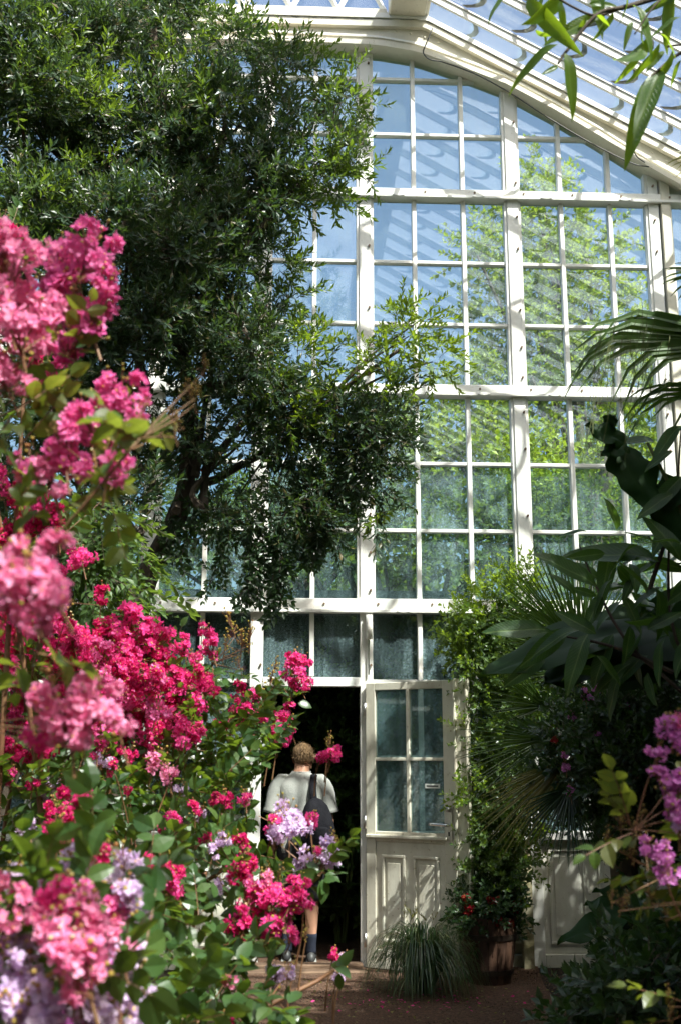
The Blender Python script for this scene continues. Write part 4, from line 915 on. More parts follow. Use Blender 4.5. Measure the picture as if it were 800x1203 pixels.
# ---- barrel planter
bp_ = P(574, 1138, 8.45)*[1, 1, 0]
br = thing('barrel_planter', 'dark wooden half barrel planter right of the open door', 'planter', bp_)
NS = 18; HB = .46
for i in range(NS):
    a0, a1 = 2*pi*i/NS+.012, 2*pi*(i+1)/NS-.012; V = []
    for z in np.linspace(0, HB, 5):
        R0 = .150+.06*z/HB+.012*sin(pi*z/HB)
        for (a, r) in ((a0, R0), (a1, R0), (a1, R0-.02), (a0, R0-.02)): V.append(bp_+[r*cos(a), r*sin(a), z+.012])
    rings = [np.array(V[k*4:k*4+4]) for k in range(5)]; MB().add(*loft(rings)).build('stave', M['barrel'], br)
for z in (.10, .34):
    R0 = .150+.06*z/HB+.012*sin(pi*z/HB)+.003; V = []; n = 36
    for i in range(n):
        a = 2*pi*i/n
        for (r, zz) in ((R0+.004, z-.018), (R0+.004, z+.018), (R0-.004, z+.018), (R0-.004, z-.018)): V.append(bp_+[(r+.06*(zz-z)/HB)*cos(a), (r+.06*(zz-z)/HB)*sin(a), zz])
    T = [];
    for i in range(n):
        for k in range(4): a, b = i*4+k, i*4+(k+1) % 4; c, d = ((i+1) % n)*4+k, ((i+1) % n)*4+(k+1) % 4; T.append((a, b, d, c))
    MB().add(V, T).build('hoop', M['hoop'], br)
V = [bp_+[.18*cos(a), .18*sin(a), HB-.03] for a in np.linspace(0, 2*pi, 24, endpoint=False)]
MB().add(V, [(0, i, i+1) for i in range(1, 23)]).build('soil', M['soil'], br)

# ---- florets and panicles
def floret(r, sz, seed):
    q = np.random.default_rng(seed); V = []; T = []
    for i in range(6):
        a = i*pi/3+q.normal(0, .15); up_ = q.uniform(.05, .55); c, s = cos(a), sin(a); w = sz*q.uniform(.15, .24); L = sz*q.uniform(.42, .60); k = len(V)
        def pt(l, x, z): return (l*c-x*s, l*s+x*c, z)
        V += [pt(.04*sz, 0, 0), pt(.5*L, 0, up_*.3*L), pt(.62*L, -w, up_*.5*L+q.normal(0, .10)*L), pt(.62*L, w, up_*.5*L+q.normal(0, .10)*L), pt(L, -w*.65, up_*L+q.normal(0, .13)*L), pt(L*1.04, 0, up_*L+q.normal(0, .15)*L), pt(L, w*.65, up_*L+q.normal(0, .13)*L)]
        T += [(k, k+1, k+2), (k, k+3, k+1), (k+1, k+4, k+2), (k+1, k+5, k+4), (k+1, k+6, k+5), (k+1, k+3, k+6)]
    return np.array(V), np.array(T)
FL = [floret(0, 1, 50+i) for i in range(6)]
OCT = (np.array([(1, 0, 0), (-1, 0, 0), (0, 1, 0), (0, -1, 0), (0, 0, 1), (0, 0, -1)], float), np.array([(0, 2, 4), (2, 1, 4), (1, 3, 4), (3, 0, 4), (2, 0, 5), (1, 2, 5), (3, 1, 5), (0, 3, 5)]))
def panicle(H, nfl, nb, fs, seed):
    """flower head along +Z, height H; mats: petal, stamen, bud, stem"""
    q = np.random.default_rng(seed); mb = MB(); mb.add(*tube(spline([(0, 0, -.05), (q.normal(0, .01), q.normal(0, .01), H*.8)], 6), np.linspace(.0028, .0012, 6), 4), 3)
    lob = [np.array([q.normal(0, .27)*H, q.normal(0, .27)*H, H*q.uniform(.05, .95)]) for _ in range(max(5, nfl//9))]
    for i in range(nfl):
        l = lob[i % len(lob)]; u = unit(q.normal(size=3)); sc = (1-.45*l[2]/H); p = l*[sc, sc, 1]+u*H*.15*sc; d = unit(u*.8+unit(p-np.array([0, 0, H*.35]))*.9+q.normal(size=3)*.3)
        R = basis(np.array([np.cross(d, unit(q.normal(size=3)))]), np.array([d]), np.array([fs*q.uniform(.8, 1.2)])); tv, tt = FL[i % 6]; stamp(mb, tv, tt, R, p[None], 0)
        if i % 2 == 0: stamp(mb, *OCT, np.eye(3)[None]*fs*.075, (p+d*fs*.12)[None], 1)
        if i % 3 == 0: mb.add(*tube([(0, 0, p[2]*.4), p], .0010, 3), 3)
    for i in range(nb):
        u = unit(q.normal(size=3)+[0, 0, .35]); p = np.array([0, 0, H*.45])+u*np.array([.34, .34, .62])*H*q.uniform(.6, 1.15); stamp(mb, *ICO, np.eye(3)[None]*.0036*q.uniform(.8, 1.3), p[None], 2)
        mb.add(*tube([p*[.3, .3, .7], p], .0008, 3), 3)
    return mb
PSZ = {'s': (.075, 30, 10, .025), 'm': (.12, 85, 18, .026), 'l': (.18, 170, 26, .028)}
PAN = {}
def pan(col, sz, v):
    k = (col, sz, v)
    if k not in PAN:
        H, n, b, fs = PSZ[sz]; PAN[k] = panicle(H, n, b, fs, hash((sz, v)) % 1000 if False else {'s': 1, 'm': 2, 'l': 3}[sz]*10+v).mesh('flower_cluster', [M[col], M['stamen'], M['bud'], M['stem']], False)
    return PAN[k]
def budhead(seed, H=.13, n=26):
    q = np.random.default_rng(seed); mb = MB()
    for i in range(n):
        u = unit(q.normal(size=3)+[0, 0, .5]); p = np.array([0, 0, H*.35])+u*[.3*H, .3*H, .6*H]*q.uniform(.5, 1.2); b = np.array([0, 0, p[2]*.45])
        mb.add(*tube([b, (b+p)/2+[0, 0, .004], p], .0011, 3), 1); stamp(mb, *ICO, np.eye(3)[None]*.0046*q.uniform(.7, 1.3), p[None], 0)
    mb.add(*tube([(0, 0, -.04), (0, 0, H*.6)], .002, 4), 1); return mb.mesh('seed_head', [M['bud'], M['stem']], False)
BUDS = [budhead(i) for i in range(4)]
TW_B = twigset(5, n=12, length=.20, L=.052, w=.0165, mode='opp', ang=58, sag=.1, st=2, stemr=.002, droop=.25)
TW_Y = twigset(4, n=7, length=.10, L=.036, w=.012, mode='opp', ang=58, sag=.1, st=3, stemr=.0015, droop=.25)
TW_BN = twigset(4, n=10, length=.15, L=.046, w=.0145, mode='opp', ang=58, sag=.1, st=3, stemr=.0018, droop=.25)
LC = leaf_t(.055, .0175, 4, .22, .25, .45)
def bush(label, base, tips, buds, cl, dens=900, fs=1.3, sr=.014, tw=TW_B, nleaf=240, mainstems=9, leafmat_='crape', sl=1.0, spread=.3):
    t = thing('crape_myrtle', label, 'flowering shrub', base, None); W_ = pcl(cl, .2); base = np.asarray(base, float)
    fill('foliage', M[leafmat_], t, W_, tw, dens, dirbias=(0, -.1, .5), shell=.25, nz=.6, stemmat=M['stem'])
    if len(W_):
        for i in range(mainstems):
            c = W_[i*len(W_)//mainstems][0]; o = base+[random.uniform(-spread, spread), random.uniform(-spread, spread), 0]
            MB().add(*tube(spline([o, o*.45+c*.55+[0, 0, .25], c], 14), np.linspace(sr, sr*.4, 14), 6)).build('stem', M['stem'], t, smooth=True)
    cs = np.array([c for c, r in W_]) if len(W_) else base[None]
    mb = MB()
    def stalk(p, d):
        c = cs[np.argmin(((cs-p)**2).sum(1)+np.where(cs[:, 2] > p[2]+.05, .3, 0))]
        q = p-d*.04; ln = c+(p-c)*np.linspace(0, .93, 12)[:, None]
        if OUT and blocked(ln).any(): c = p+np.array([-.02, 0, -.14]); q = p-d*.03
        mb.add(*tube(spline([c, c*.5+q*.5+[0, 0, .02], p], 8), np.linspace(sr*.22, .0012, 8), 4))

    for tp in tips:
        x, y, sz, col, D = tp[:5]; sz *= fs; D -= .12; R = {'s': .075, 'm': .12, 'l': .18}; m = sz*D/FPX; k = 's' if m < .09 else ('m' if m < .15 else 'l')
        d = unit(np.array([random.uniform(-.5, .5), random.uniform(-.6, .2), 1.0])); p = P(x, y, D)-d*R[k]*m/R[k]*.45
        q = Vector((0, 0, 1)).rotation_difference(Vector(d)) @ Quaternion((0, 0, 1), random.uniform(0, 6.28))
        place('flower_cluster', pan(col, k, random.randint(0, 2)), p, t, q, m/R[k]); stalk(p, d)
    for x, y, sz, D in buds:
        d = unit(np.array([random.uniform(-.4, .4), random.uniform(-.4, .2), 1.0])); p = P(x, y, D)-d*.05
        q = Vector((0, 0, 1)).rotation_difference(Vector(d)); place('seed_head', random.choice(BUDS), p, t, q, sz*D/FPX/.13); stalk(p, d)
    mb.build('stalk', M['stem'], t, kind='stuff')
    fr_ = []
    for _ in range(nleaf):
        c, r = random.choice(W_); u = unit(rng.normal(size=3)+[.1, -.8, .3]); fr_.append((c+u*r*random.uniform(.9, 1.25), unit(u*.5+rng.normal(size=3)*.6+[0, 0, .1]), unit(rng.normal(size=3)*.5+[.1, -.35, .8]), random.uniform(.75, 1.2)*sl))
    leaf_objs(t, fr_, M[leafmat_], *LC, k=5)
    return t
# red flowers in the barrel
rf = thing('red_flowers', 'dark red flowering plant in the barrel planter', 'flowers', bp_+[0, 0, HB-.03])
fill('foliage', M['dark'], rf, [(bp_+[.1*cos(a), .1*sin(a), HB+.06], .1) for a in range(6)], TW_V, 5000, stemmat=M['gstem'])
for i in range(22):
    a = random.uniform(3.3, 6.2); rr = random.uniform(.14, .25); place('flower_cluster', pan('redp', 's', i % 3), bp_+[rr*cos(a), rr*sin(a), HB+random.uniform(-.06, .14)], rf, (random.uniform(-.5, .9), random.uniform(-.6, .6), a), .8)
# ---- grass clump
gc = P(497, 1146, 8.1)*[1, 1, 0]
gr = thing('grass_clump', 'arching clump of dark striped grass at the foot of the open door', 'ornamental grass', gc)
for k in range(300):
    a = random.uniform(0, 2*pi); e = random.uniform(.35, 1.5)**1.0; L = random.uniform(.36, .58); sp_ = random.uniform(.06, .38)*(1.2-.3*e/1.5)
    p0 = gc+[.05*cos(a), .05*sin(a), .01]; R_ = .20+.25*random.random()**.9; hz = random.uniform(.26, .50)*(1-.25*(R_/.42)**2)
    c = [p0, p0+[R_*.28*cos(a), R_*.28*sin(a), hz*.95], p0+[R_*.75*cos(a+.1), R_*.75*sin(a+.1), hz*.92], p0+[R_*1.0*cos(a+.15), R_*1.0*sin(a+.15), max(.02, hz-.30-random.random()*.16)]]
    c = spline(c, 9); w = .0045; sd = np.array([-sin(a), cos(a), 0]); V = []
    for i, q in enumerate(c): ww = w*(1-(i/8)**3)+.0004; V += [q-sd*ww, q+[0, 0, -.0015], q+sd*ww]
    T = []
    for i in range(8): b = 3*i; T += [(b, b+1, b+4), (b, b+4, b+3), (b+1, b+2, b+5), (b+1, b+5, b+4)]
    if k < 4 or k >= 0: pass
    if k == 0: GM = MB()
    GM.add(V, T)
for _ in range(190):   # finer inner blades
    a = random.uniform(0, 2*pi); R_ = .05+.38*random.random(); hz = random.uniform(.15, .44)*(1-.3*(R_/.43)**2); p0 = gc+[.06*cos(a), .06*sin(a), .01]
    c = spline([p0, p0+[R_*.4*cos(a), R_*.4*sin(a), hz*1.1], p0+[R_*.85*cos(a), R_*.85*sin(a), hz*.75], p0+[R_*cos(a), R_*sin(a), .02]], 8); sd = np.array([-sin(a), cos(a), 0]); V = []
    for i, q in enumerate(c): ww = .0035*(1-(i/7)**3)+.0003; V += [q-sd*ww, q+sd*ww]
    GM.add(V, [(2*i, 2*i+1, 2*i+3, 2*i+2) for i in range(7)])
GM.build('blade', M['grass'], gr, kind='stuff')
TWS = twigset(2, n=6, length=.10, L=.05, w=.006, ang=20, stemr=.0015)
for q in (P(478, 1085, 8.1), P(505, 1085, 8.1), P(486, 1078, 8.0)): fill('flower_spike', M['palmy'], gr, [(q, .02)], TWS, 4000, dirbias=(0, 0, 2), stemmat=M['gstem'], smin=.5, smax=.8)

OUT[:] = [(608, 690, 985, 1118)]
# ---- lilac flowered dark shrub, right of the vine
ls = thing('lilac_shrub', 'dense dark shrub dotted with small lilac flowers below the big leaves', 'flowering shrub', (2.35, 6.7, 0))
LS = []
for _ in range(70):
    x, y = random.uniform(655, 840), random.uniform(790, 1010)
    if y > 970-(700-x)*1.2 and x < 700: continue
    LS.append((x, y, random.uniform(14, 26), random.uniform(6.0, 7)))
fill('foliage', M['dark'], ls, pcl(LS, .1), twigset(4, n=12, length=.17, L=.05, w=.014, ang=52, stemr=.002), 2600, shell=.3)
mb = MB()
for _ in range(8): mb.add(*tube(spline([(2.35, 6.7, 0), (2.4+random.uniform(-.3, .3), 6.6, .8), P(random.uniform(680, 800), random.uniform(830, 900), 6.6)], 10), np.linspace(.018, .005, 10), 5))
mb.build('stem', M['bark'], ls)
for x, y, s, c in [(712, 800, 16, 'lil'), (688, 822, 18, 'pur'), (700, 812, 12, 'pur'), (702, 870, 13, 'pur'), (717, 877, 12, 'pur'), (670, 845, 13, 'pur'), (665, 905, 12, 'pur'), (670, 935, 14, 'pur'), (662, 890, 10, 'pur'), (650, 872, 9, 'redp'), (680, 800, 10, 'lil'), (740, 830, 11, 'pur'), (730, 795, 12, 'lil')]:
    place('flower_cluster', pan(c, 's', random.randint(0, 2)), P(x, y, 6.25), ls, (random.uniform(-.4, .9), random.uniform(-.5, .5), 0), s*6.25/FPX/.075)
# ---- ground cover and dark bed, lower right
mb = MB(); G = []
for _ in range(150):
    x, y = random.uniform(1.75, 5.2), random.uniform(3.2, 8.6)
    if x < 2.15+.12*sin(y*3) and y > 7.2: continue
    G.append(((x, y, random.uniform(.0, .06)), random.uniform(.10, .2)))
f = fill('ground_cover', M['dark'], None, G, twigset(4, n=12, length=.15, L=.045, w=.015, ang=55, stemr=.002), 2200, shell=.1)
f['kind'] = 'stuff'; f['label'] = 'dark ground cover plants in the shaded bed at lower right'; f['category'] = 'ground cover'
sh = thing('low_shrub', 'dark leafy shrub in the deep shade of the lower right corner', 'shrub', (2.0, 4.6, 0))
S_ = []
for _ in range(60):
    x, y = random.uniform(690, 860), random.uniform(1030, 1260)
    if y < 1200-(x-690)*.95: continue
    S_.append((x, y, random.uniform(20, 40), random.uniform(4.2, 5.2)))
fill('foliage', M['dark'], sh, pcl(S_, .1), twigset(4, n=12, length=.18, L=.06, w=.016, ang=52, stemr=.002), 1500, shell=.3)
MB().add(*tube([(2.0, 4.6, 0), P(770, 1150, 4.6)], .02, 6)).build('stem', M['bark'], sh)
OUT[:] = []
# planting added right of the picture and behind the viewer to shade the beds
def hedge(label, lst, tw, dens, trunk, mat='dark'):
    lst = [c for c in lst if sunclear(*c)]
    t = thing('shade_shrub', label, 'shrub', (lst[0][0][0], lst[0][0][1], 0)); fill('foliage', M[mat], t, lst, tw, dens)
    mb = MB()
    for c, r in lst[::3]: mb.add(*tube(spline([(c[0], c[1], 0), (c[0]+.05, c[1], c[2]*.6), c], 6), np.linspace(.04, .01, 6), 5))
    mb.build('trunk', M['bark'], t)
TW_H = twigset(4, n=12, length=.4, L=.13, w=.036, ang=55, st=1, stemr=.004)
hedge('tall dark shrub added along the right wall behind the palms for shade', [((random.uniform(3.2, 5.4), random.uniform(5.0, 8.3), random.uniform(.5, 2.9)), random.uniform(.4, .6)) for _ in range(34)], TW_H, 260, 1)
hedge('unseen tall dark shrub added at the right beside the viewer for shade', [((random.uniform(2.4, 5.2), random.uniform(.6, 4.4), random.uniform(.4, 3.9)), random.uniform(.4, .6)) for _ in range(40)], TW_H, 240, 1)
hedge('unseen tall dark shrub added behind the viewer on the left for shade', [((random.uniform(-5, -1.0), random.uniform(-5, -2), random.uniform(.5, 3.2)), random.uniform(.5, .7)) for _ in range(26)], TW_H, 170, 1)
hedge('unseen tall dark shrub added behind the viewer on the right for shade', [((random.uniform(1.2, 5), random.uniform(-5, -1.5), random.uniform(.5, 3.2)), random.uniform(.5, .7)) for _ in range(26)], TW_H, 170, 1)

# ---- crape myrtles (gaps in the leaves through which the man is seen)
OUT[:] = [(330, 394, 866, 946), (308, 330, 900, 975), (350, 382, 1062, 1122), (300, 395, 1128, 1150)]
NEAR = [(8, 335, 110, 'lip', 1.95), (22, 390, 90, 'lip', 1.95), (0, 440, 60, 'lip', 1.95), (105, 300, 75, 'orc', 2.1), (70, 330, 90, 'orc', 2.15), (100, 360, 80, 'orc', 2.1), (60, 385, 60, 'orc', 2.1), (128, 330, 36, 'orc', 2.05), (85, 395, 60, 'hot', 2.2),
        (145, 470, 60, 'orc', 1.95), (110, 500, 60, 'orc', 1.95), (80, 530, 60, 'orc', 1.95), (60, 560, 45, 'lip', 1.95), (125, 540, 46, 'orc', 1.9), (95, 480, 40, 'orc', 2.0), (40, 540, 40, 'orc', 2.0),
        (62, 650, 50, 'lip', 1.45), (30, 680, 60, 'lip', 1.4), (60, 690, 50, 'lip', 1.4), (20, 655, 55, 'lip', 1.45), (50, 725, 40, 'lip', 1.4), (5, 700, 50, 'lip', 1.4),
        (70, 810, 60, 'lip', 1.75), (110, 830, 64, 'lip', 1.75), (80, 850, 50, 'lip', 1.75), (130, 850, 44, 'lip', 1.75), (50, 860, 36, 'hot', 1.8)]
bush('near crape myrtle with soft pink flowers along the left edge', (-1.25, 2.1, 0), NEAR,
     [(200, 480, 40, 1.6), (215, 440, 34, 1.6), (245, 400, 26, 1.6), (235, 430, 26, 1.6), (60, 490, 30, 1.8), (10, 630, 30, 1.5), (180, 455, 26, 1.6)],
     [(-15, 520, 40, 2.0), (10, 470, 24, 2), (120, 570, 22, 1.8), (165, 515, 7, 1.6), (0, 600, 30, 1.7), (20, 760, 24, 1.8), (-25, 850, 50, 1.9), (-40, 300, 40, 2.1), (80, 420, 12, 2.1), (150, 530, 8, 1.7), (60, 600, 14, 1.7)], dens=650, fs=1.12, sr=.005, tw=TW_Y, nleaf=20, mainstems=3, leafmat_='crape2', sl=.6)
MID = [(150, 745, 50, 'hot', 4.5), (128, 752, 36, 'mag', 4.5), (175, 765, 44, 'hot', 4.5), (110, 775, 34, 'mag', 4.5), (60, 775, 44, 'hot', 4.4), (20, 770, 44, 'mag', 4.4), (85, 765, 30, 'hot', 4.3), (140, 785, 40, 'mag', 4.5), (195, 790, 40, 'mag', 4.5), (215, 812, 40, 'hot', 4.5), (200, 838, 38, 'mag', 4.5), (225, 835, 30, 'hot', 4.5), (240, 738, 15, 'hot', 4.8), (248, 760, 22, 'hot', 4.8),
       (298, 832, 28, 'hot', 4.7), (282, 834, 20, 'mag', 4.7), (270, 849, 22, 'hot', 4.7), (322, 850, 28, 'hot', 4.9), (326, 862, 24, 'hot', 4.9), (340, 852, 16, 'mag', 4.9), (350, 785, 26, 'hot', 5), (352, 800, 20, 'hot', 5), (348, 772, 16, 'mag', 5), (280, 812, 18, 'mag', 4.8), (340, 835, 16, 'hot', 5), (388, 884, 20, 'hot', 5), (378, 890, 12, 'mag', 5),
       (0, 745, 40, 'mag', 4.3), (30, 800, 40, 'hot', 4.3), (75, 710, 22, 'mag', 4), (65, 722, 24, 'mag', 4), (50, 590, 26, 'hot', 3.6), (25, 580, 24, 'mag', 3.6), (40, 612, 28, 'mag', 3.6), (5, 268, 34, 'mag', 3.4), (12, 285, 26, 'hot', 3.4), (60, 437, 30, 'hot', 3.4), (45, 430, 22, 'mag', 3.4), (120, 700, 20, 'mag', 4.2), (165, 815, 30, 'hot', 4.4), (180, 850, 28, 'mag', 4.4), (150, 850, 26, 'mag', 4.4), (240, 800, 20, 'mag', 4.6), (215, 760, 20, 'hot', 4.6),
       (120, 870, 22, 'mag', 4.2), (50, 880, 24, 'mag', 4), (20, 880, 24, 'mag', 4), (185, 890, 22, 'lip', 4.1), (200, 905, 18, 'lip', 4), (10, 910, 18, 'hot', 3.9), (230, 770, 14, 'hot', 4.6), (75, 820, 28, 'hot', 4.3), (105, 810, 28, 'mag', 4.4), (130, 880, 16, 'hot', 4.2)]
BUSHC = [(30, 850, 46, 4.2), (95, 870, 46, 4.3), (160, 880, 46, 4.4), (225, 880, 44, 4.5), (285, 890, 34, 4.6), (40, 930, 50, 4), (120, 950, 50, 4), (200, 950, 50, 4.1), (270, 950, 40, 4.3), (290, 1000, 24, 4.2), (60, 1000, 50, 3.9), (160, 1020, 50, 3.9), (240, 1020, 46, 4), (120, 800, 30, 4.6), (200, 820, 30, 4.6), (40, 800, 34, 4.5), (270, 850, 22, 4.7), (255, 815, 14, 4.8), (300, 860, 16, 4.8), (40, 620, 22, 3.7), (30, 440, 20, 3.5), (0, 290, 24, 3.5), (-20, 500, 24, 3.6), (0, 700, 34, 4), (250, 780, 8, 4.8), (345, 820, 7, 5), (370, 890, 5, 5)]
for _ in range(48):
    x = random.uniform(-5, 235); y = random.uniform(735, 870) if x < 120 else random.uniform(765+(x-120)*.25, 880)
    MID.append((x, y, random.uniform(16, 34), random.choice(['hot', 'mag', 'hot', 'orc']), random.uniform(4.15, 4.5)))
for _ in range(22): MID.append((random.uniform(-5, 95), random.uniform(560, 745), random.uniform(16, 30), random.choice(['hot', 'mag']), random.uniform(3.5, 4)))
for _ in range(26): MID.append((random.uniform(20, 300), random.uniform(880, 985), random.uniform(9, 20), random.choice(['hot', 'mag', 'mag', 'lil']), random.uniform(3.7, 4.1)))
bush('broad crape myrtle covered in magenta flowers left of the doorway', (-1.0, 4.3, 0), MID,
     [(272, 735, 34, 4.8), (285, 755, 34, 4.8), (295, 745, 30, 4.8), (265, 760, 30, 4.8), (318, 800, 30, 4.9), (305, 812, 26, 4.9), (180, 778, 24, 4.6), (250, 800, 26, 4.7), (230, 790, 24, 4.7), (325, 780, 24, 5), (315, 870, 24, 4.8), (300, 855, 24, 4.8), (190, 770, 22, 4.6), (280, 775, 24, 4.8), (160, 870, 20, 4.2), (388, 868, 22, 5), (240, 850, 22, 4.6)],
     BUSHC, dens=1000, nleaf=260, mainstems=12, spread=.5)
LOW = [(337, 962, 46, 'lil', 3.6), (322, 972, 26, 'hot', 3.6), (372, 1010, 44, 'lil', 3.6), (360, 1018, 22, 'lil', 3.6), (375, 1003, 14, 'hot', 3.55), (368, 962, 20, 'hot', 3.7), (285, 1022, 30, 'mag', 3.3), (292, 1012, 22, 'mag', 3.3), (315, 1045, 34, 'hot', 3.3), (345, 1048, 34, 'hot', 3.3), (352, 1060, 26, 'hot', 3.3), (300, 1060, 32, 'hot', 3.3), (330, 1072, 38, 'hot', 3.3), (285, 1078, 32, 'mag', 3.3), (282, 1095, 26, 'mag', 3.3), (318, 1092, 32, 'hot', 3.3), (342, 1100, 20, 'hot', 3.3), (304, 1035, 24, 'orc', 3.3), (316, 1035, 20, 'lip', 3.3),
       (192, 1015, 36, 'mag', 3.2), (198, 1040, 32, 'hot', 3.2), (185, 1040, 18, 'mag', 3.2), (85, 950, 40, 'mag', 3), (75, 975, 34, 'mag', 3), (92, 970, 26, 'mag', 3), (285, 995, 26, 'mag', 3.5), (262, 985, 18, 'lil', 3.7), (250, 1000, 16, 'lil', 3.7), (322, 1152, 30, 'lil', 3.1), (338, 1142, 18, 'lil', 3.1), (402, 1130, 18, 'lil', 3.6), (400, 1145, 16, 'lil', 3.6), (392, 1120, 16, 'mag', 3.6), (265, 1195, 16, 'mag', 2.9), (262, 1035, 20, 'lil', 3.5), (270, 1150, 14, 'lip', 3)]
bush('crape myrtle with hot pink and lilac flowers beside the man', (-.75, 3.2, 0), LOW,
     [(330, 1022, 26, 3.4), (385, 990, 26, 3.6), (390, 975, 20, 3.6), (210, 1050, 22, 3.2), (300, 1100, 22, 3.3), (360, 1085, 18, 3.3), (265, 1075, 18, 3.3), (350, 1120, 16, 3.3), (312, 1010, 18, 3.4)],
     [(215, 1070, 40, 3.3), (180, 1110, 40, 3.1), (250, 1110, 36, 3.2), (220, 1160, 40, 3), (270, 1150, 26, 3), (170, 1180, 40, 2.9), (235, 1200, 34, 2.9), (300, 1120, 14, 3.3), (320, 1170, 16, 3.1), (285, 1030, 24, 3.5), (250, 1230, 40, 2.9), (392, 1140, 6, 3.5), (350, 1140, 7, 3.3), (310, 1230, 20, 2.9), (290, 1060, 20, 3.4), (375, 1030, 8, 3.6), (150, 1060, 40, 3.3)], dens=1250, fs=1.08, nleaf=220, mainstems=10, tw=TW_BN, spread=.25)
FRONT = [(x_, y_, 42, c_, 1.95) for x_, y_, c_ in ((30, 1085, 'lil'), (45, 1120, 'lil'), (150, 1060, 'lil'), (10, 1100, 'lil'), (135, 1100, 'lip'), (70, 1150, 'lil'), (120, 1060, 'orc'), (35, 1060, 'hot'))]+[(0, 1070, 66, 'lip', 1.7), (70, 1050, 50, 'hot', 1.75), (95, 1075, 60, 'lip', 1.7), (65, 1090, 50, 'lip', 1.7), (105, 1100, 50, 'lip', 1.7), (80, 1130, 60, 'lip', 1.65), (105, 1140, 60, 'lip', 1.65), (95, 1050, 36, 'orc', 1.8), (60, 1040, 30, 'hot', 1.9),
         (145, 1014, 46, 'lil', 2.2), (120, 1003, 26, 'mag', 2.25), (90, 1010, 44, 'lil', 2.2), (16, 1032, 34, 'lil', 2.3), (60, 1035, 30, 'lil', 2.1), (162, 1095, 44, 'lil', 2.2), (150, 1140, 50, 'lil', 2.0), (120, 1165, 54, 'pur', 1.9), (165, 1160, 30, 'lil', 2.1), (95, 1185, 60, 'lil', 1.8), (145, 1190, 50, 'lil', 1.9), (15, 1150, 70, 'lil', 1.75), (50, 1170, 56, 'lil', 1.7), (25, 1195, 60, 'lil', 1.7), (0, 1120, 40, 'pur', 1.85), (60, 1200, 50, 'pur', 1.75), (128, 1130, 36, 'lil', 1.95), (5, 1180, 50, 'lil', 1.75)]
bush('low crape myrtle with pale lilac and pink flowers at the bottom left corner', (-.65, 2.0, 0), FRONT,
     [(60, 1010, 34, 2.2), (100, 1030, 26, 2.2), (165, 1060, 26, 2.3), (30, 1000, 26, 2.3), (150, 1165, 20, 2), (110, 1120, 20, 1.8), (75, 1165, 20, 1.7)],
     [(40, 1100, 36, 1.9), (90, 1160, 40, 1.9), (150, 1120, 26, 2.2), (20, 1180, 40, 1.9), (130, 1200, 40, 1.95), (60, 1230, 50, 1.9), (170, 1070, 20, 2.4), (100, 1050, 26, 2.2), (20, 1040, 30, 2.3), (165, 1210, 30, 2.1)], dens=1500, fs=1.12, nleaf=90, mainstems=7, tw=TW_BN, sl=.9, spread=.15)
RIGHT = [(787, 852, 34, 'pur', 2.3), (800, 875, 40, 'pur', 2.3), (772, 880, 22, 'pur', 2.3), (775, 918, 36, 'pur', 2.3), (800, 925, 40, 'pur', 2.3), (790, 950, 36, 'pur', 2.3), (760, 992, 26, 'pur', 2.25), (780, 1000, 30, 'pur', 2.25), (785, 1022, 26, 'pur', 2.25), (800, 965, 30, 'lil', 2.3), (795, 845, 24, 'orc', 2.3)]
bush('crape myrtle with purple flowers entering at the lower right edge', (.95, 2.35, 0), RIGHT,
     [(725, 945, 26, 2.3), (742, 960, 26, 2.3), (715, 965, 22, 2.3), (735, 985, 24, 2.3), (755, 945, 26, 2.3), (760, 1035, 26, 2.25), (735, 1040, 24, 2.25), (778, 1050, 22, 2.25), (720, 1030, 20, 2.25), (785, 1150, 24, 2.2), (795, 1170, 22, 2.2)],
     [(830, 880, 30, 2.4), (840, 980, 40, 2.4), (780, 1030, 12, 2.3), (830, 1060, 34, 2.3), (745, 975, 9, 2.3), (850, 1180, 50, 2.3), (745, 1040, 7, 2.25), (810, 1000, 16, 2.3)], dens=1000, fs=1.0, sr=.006, nleaf=16, mainstems=3, tw=TW_Y, leafmat_='crape2', spread=.1, sl=.7)

OUT[:] = []
# ================================================================== PERSON
def el(cx, cy, cz, rx, ry, n=20, p=2.3, rot=0, wr=0, seed=0):
    a = np.linspace(0, 2*pi, n, endpoint=False); c, s = np.cos(a), np.sin(a)
    x = rx*np.sign(c)*np.abs(c)**(2/p); y = ry*np.sign(s)*np.abs(s)**(2/p); k = 1+wr*np.sin(a*5+seed)+wr*.6*np.sin(a*9+seed*2.1)
    x, y = x*k, y*k; return np.stack([cx+x*cos(rot)-y*sin(rot), cy+x*sin(rot)+y*cos(rot), np.full(n, cz)], 1)
def limbrings(pts, radii, n=14, wr=0):
    pts, X, Y = frames(pts); a = np.linspace(0, 2*pi, n, endpoint=False)
    return [pts[i]+r*(1+wr*np.sin(a*4+i*1.7))[:, None]*(np.cos(a)[:, None]*X[i]+np.sin(a)[:, None]*Y[i]) for i, r in enumerate(radii)]
PX, PY, PZ = .075, 9.30, .012
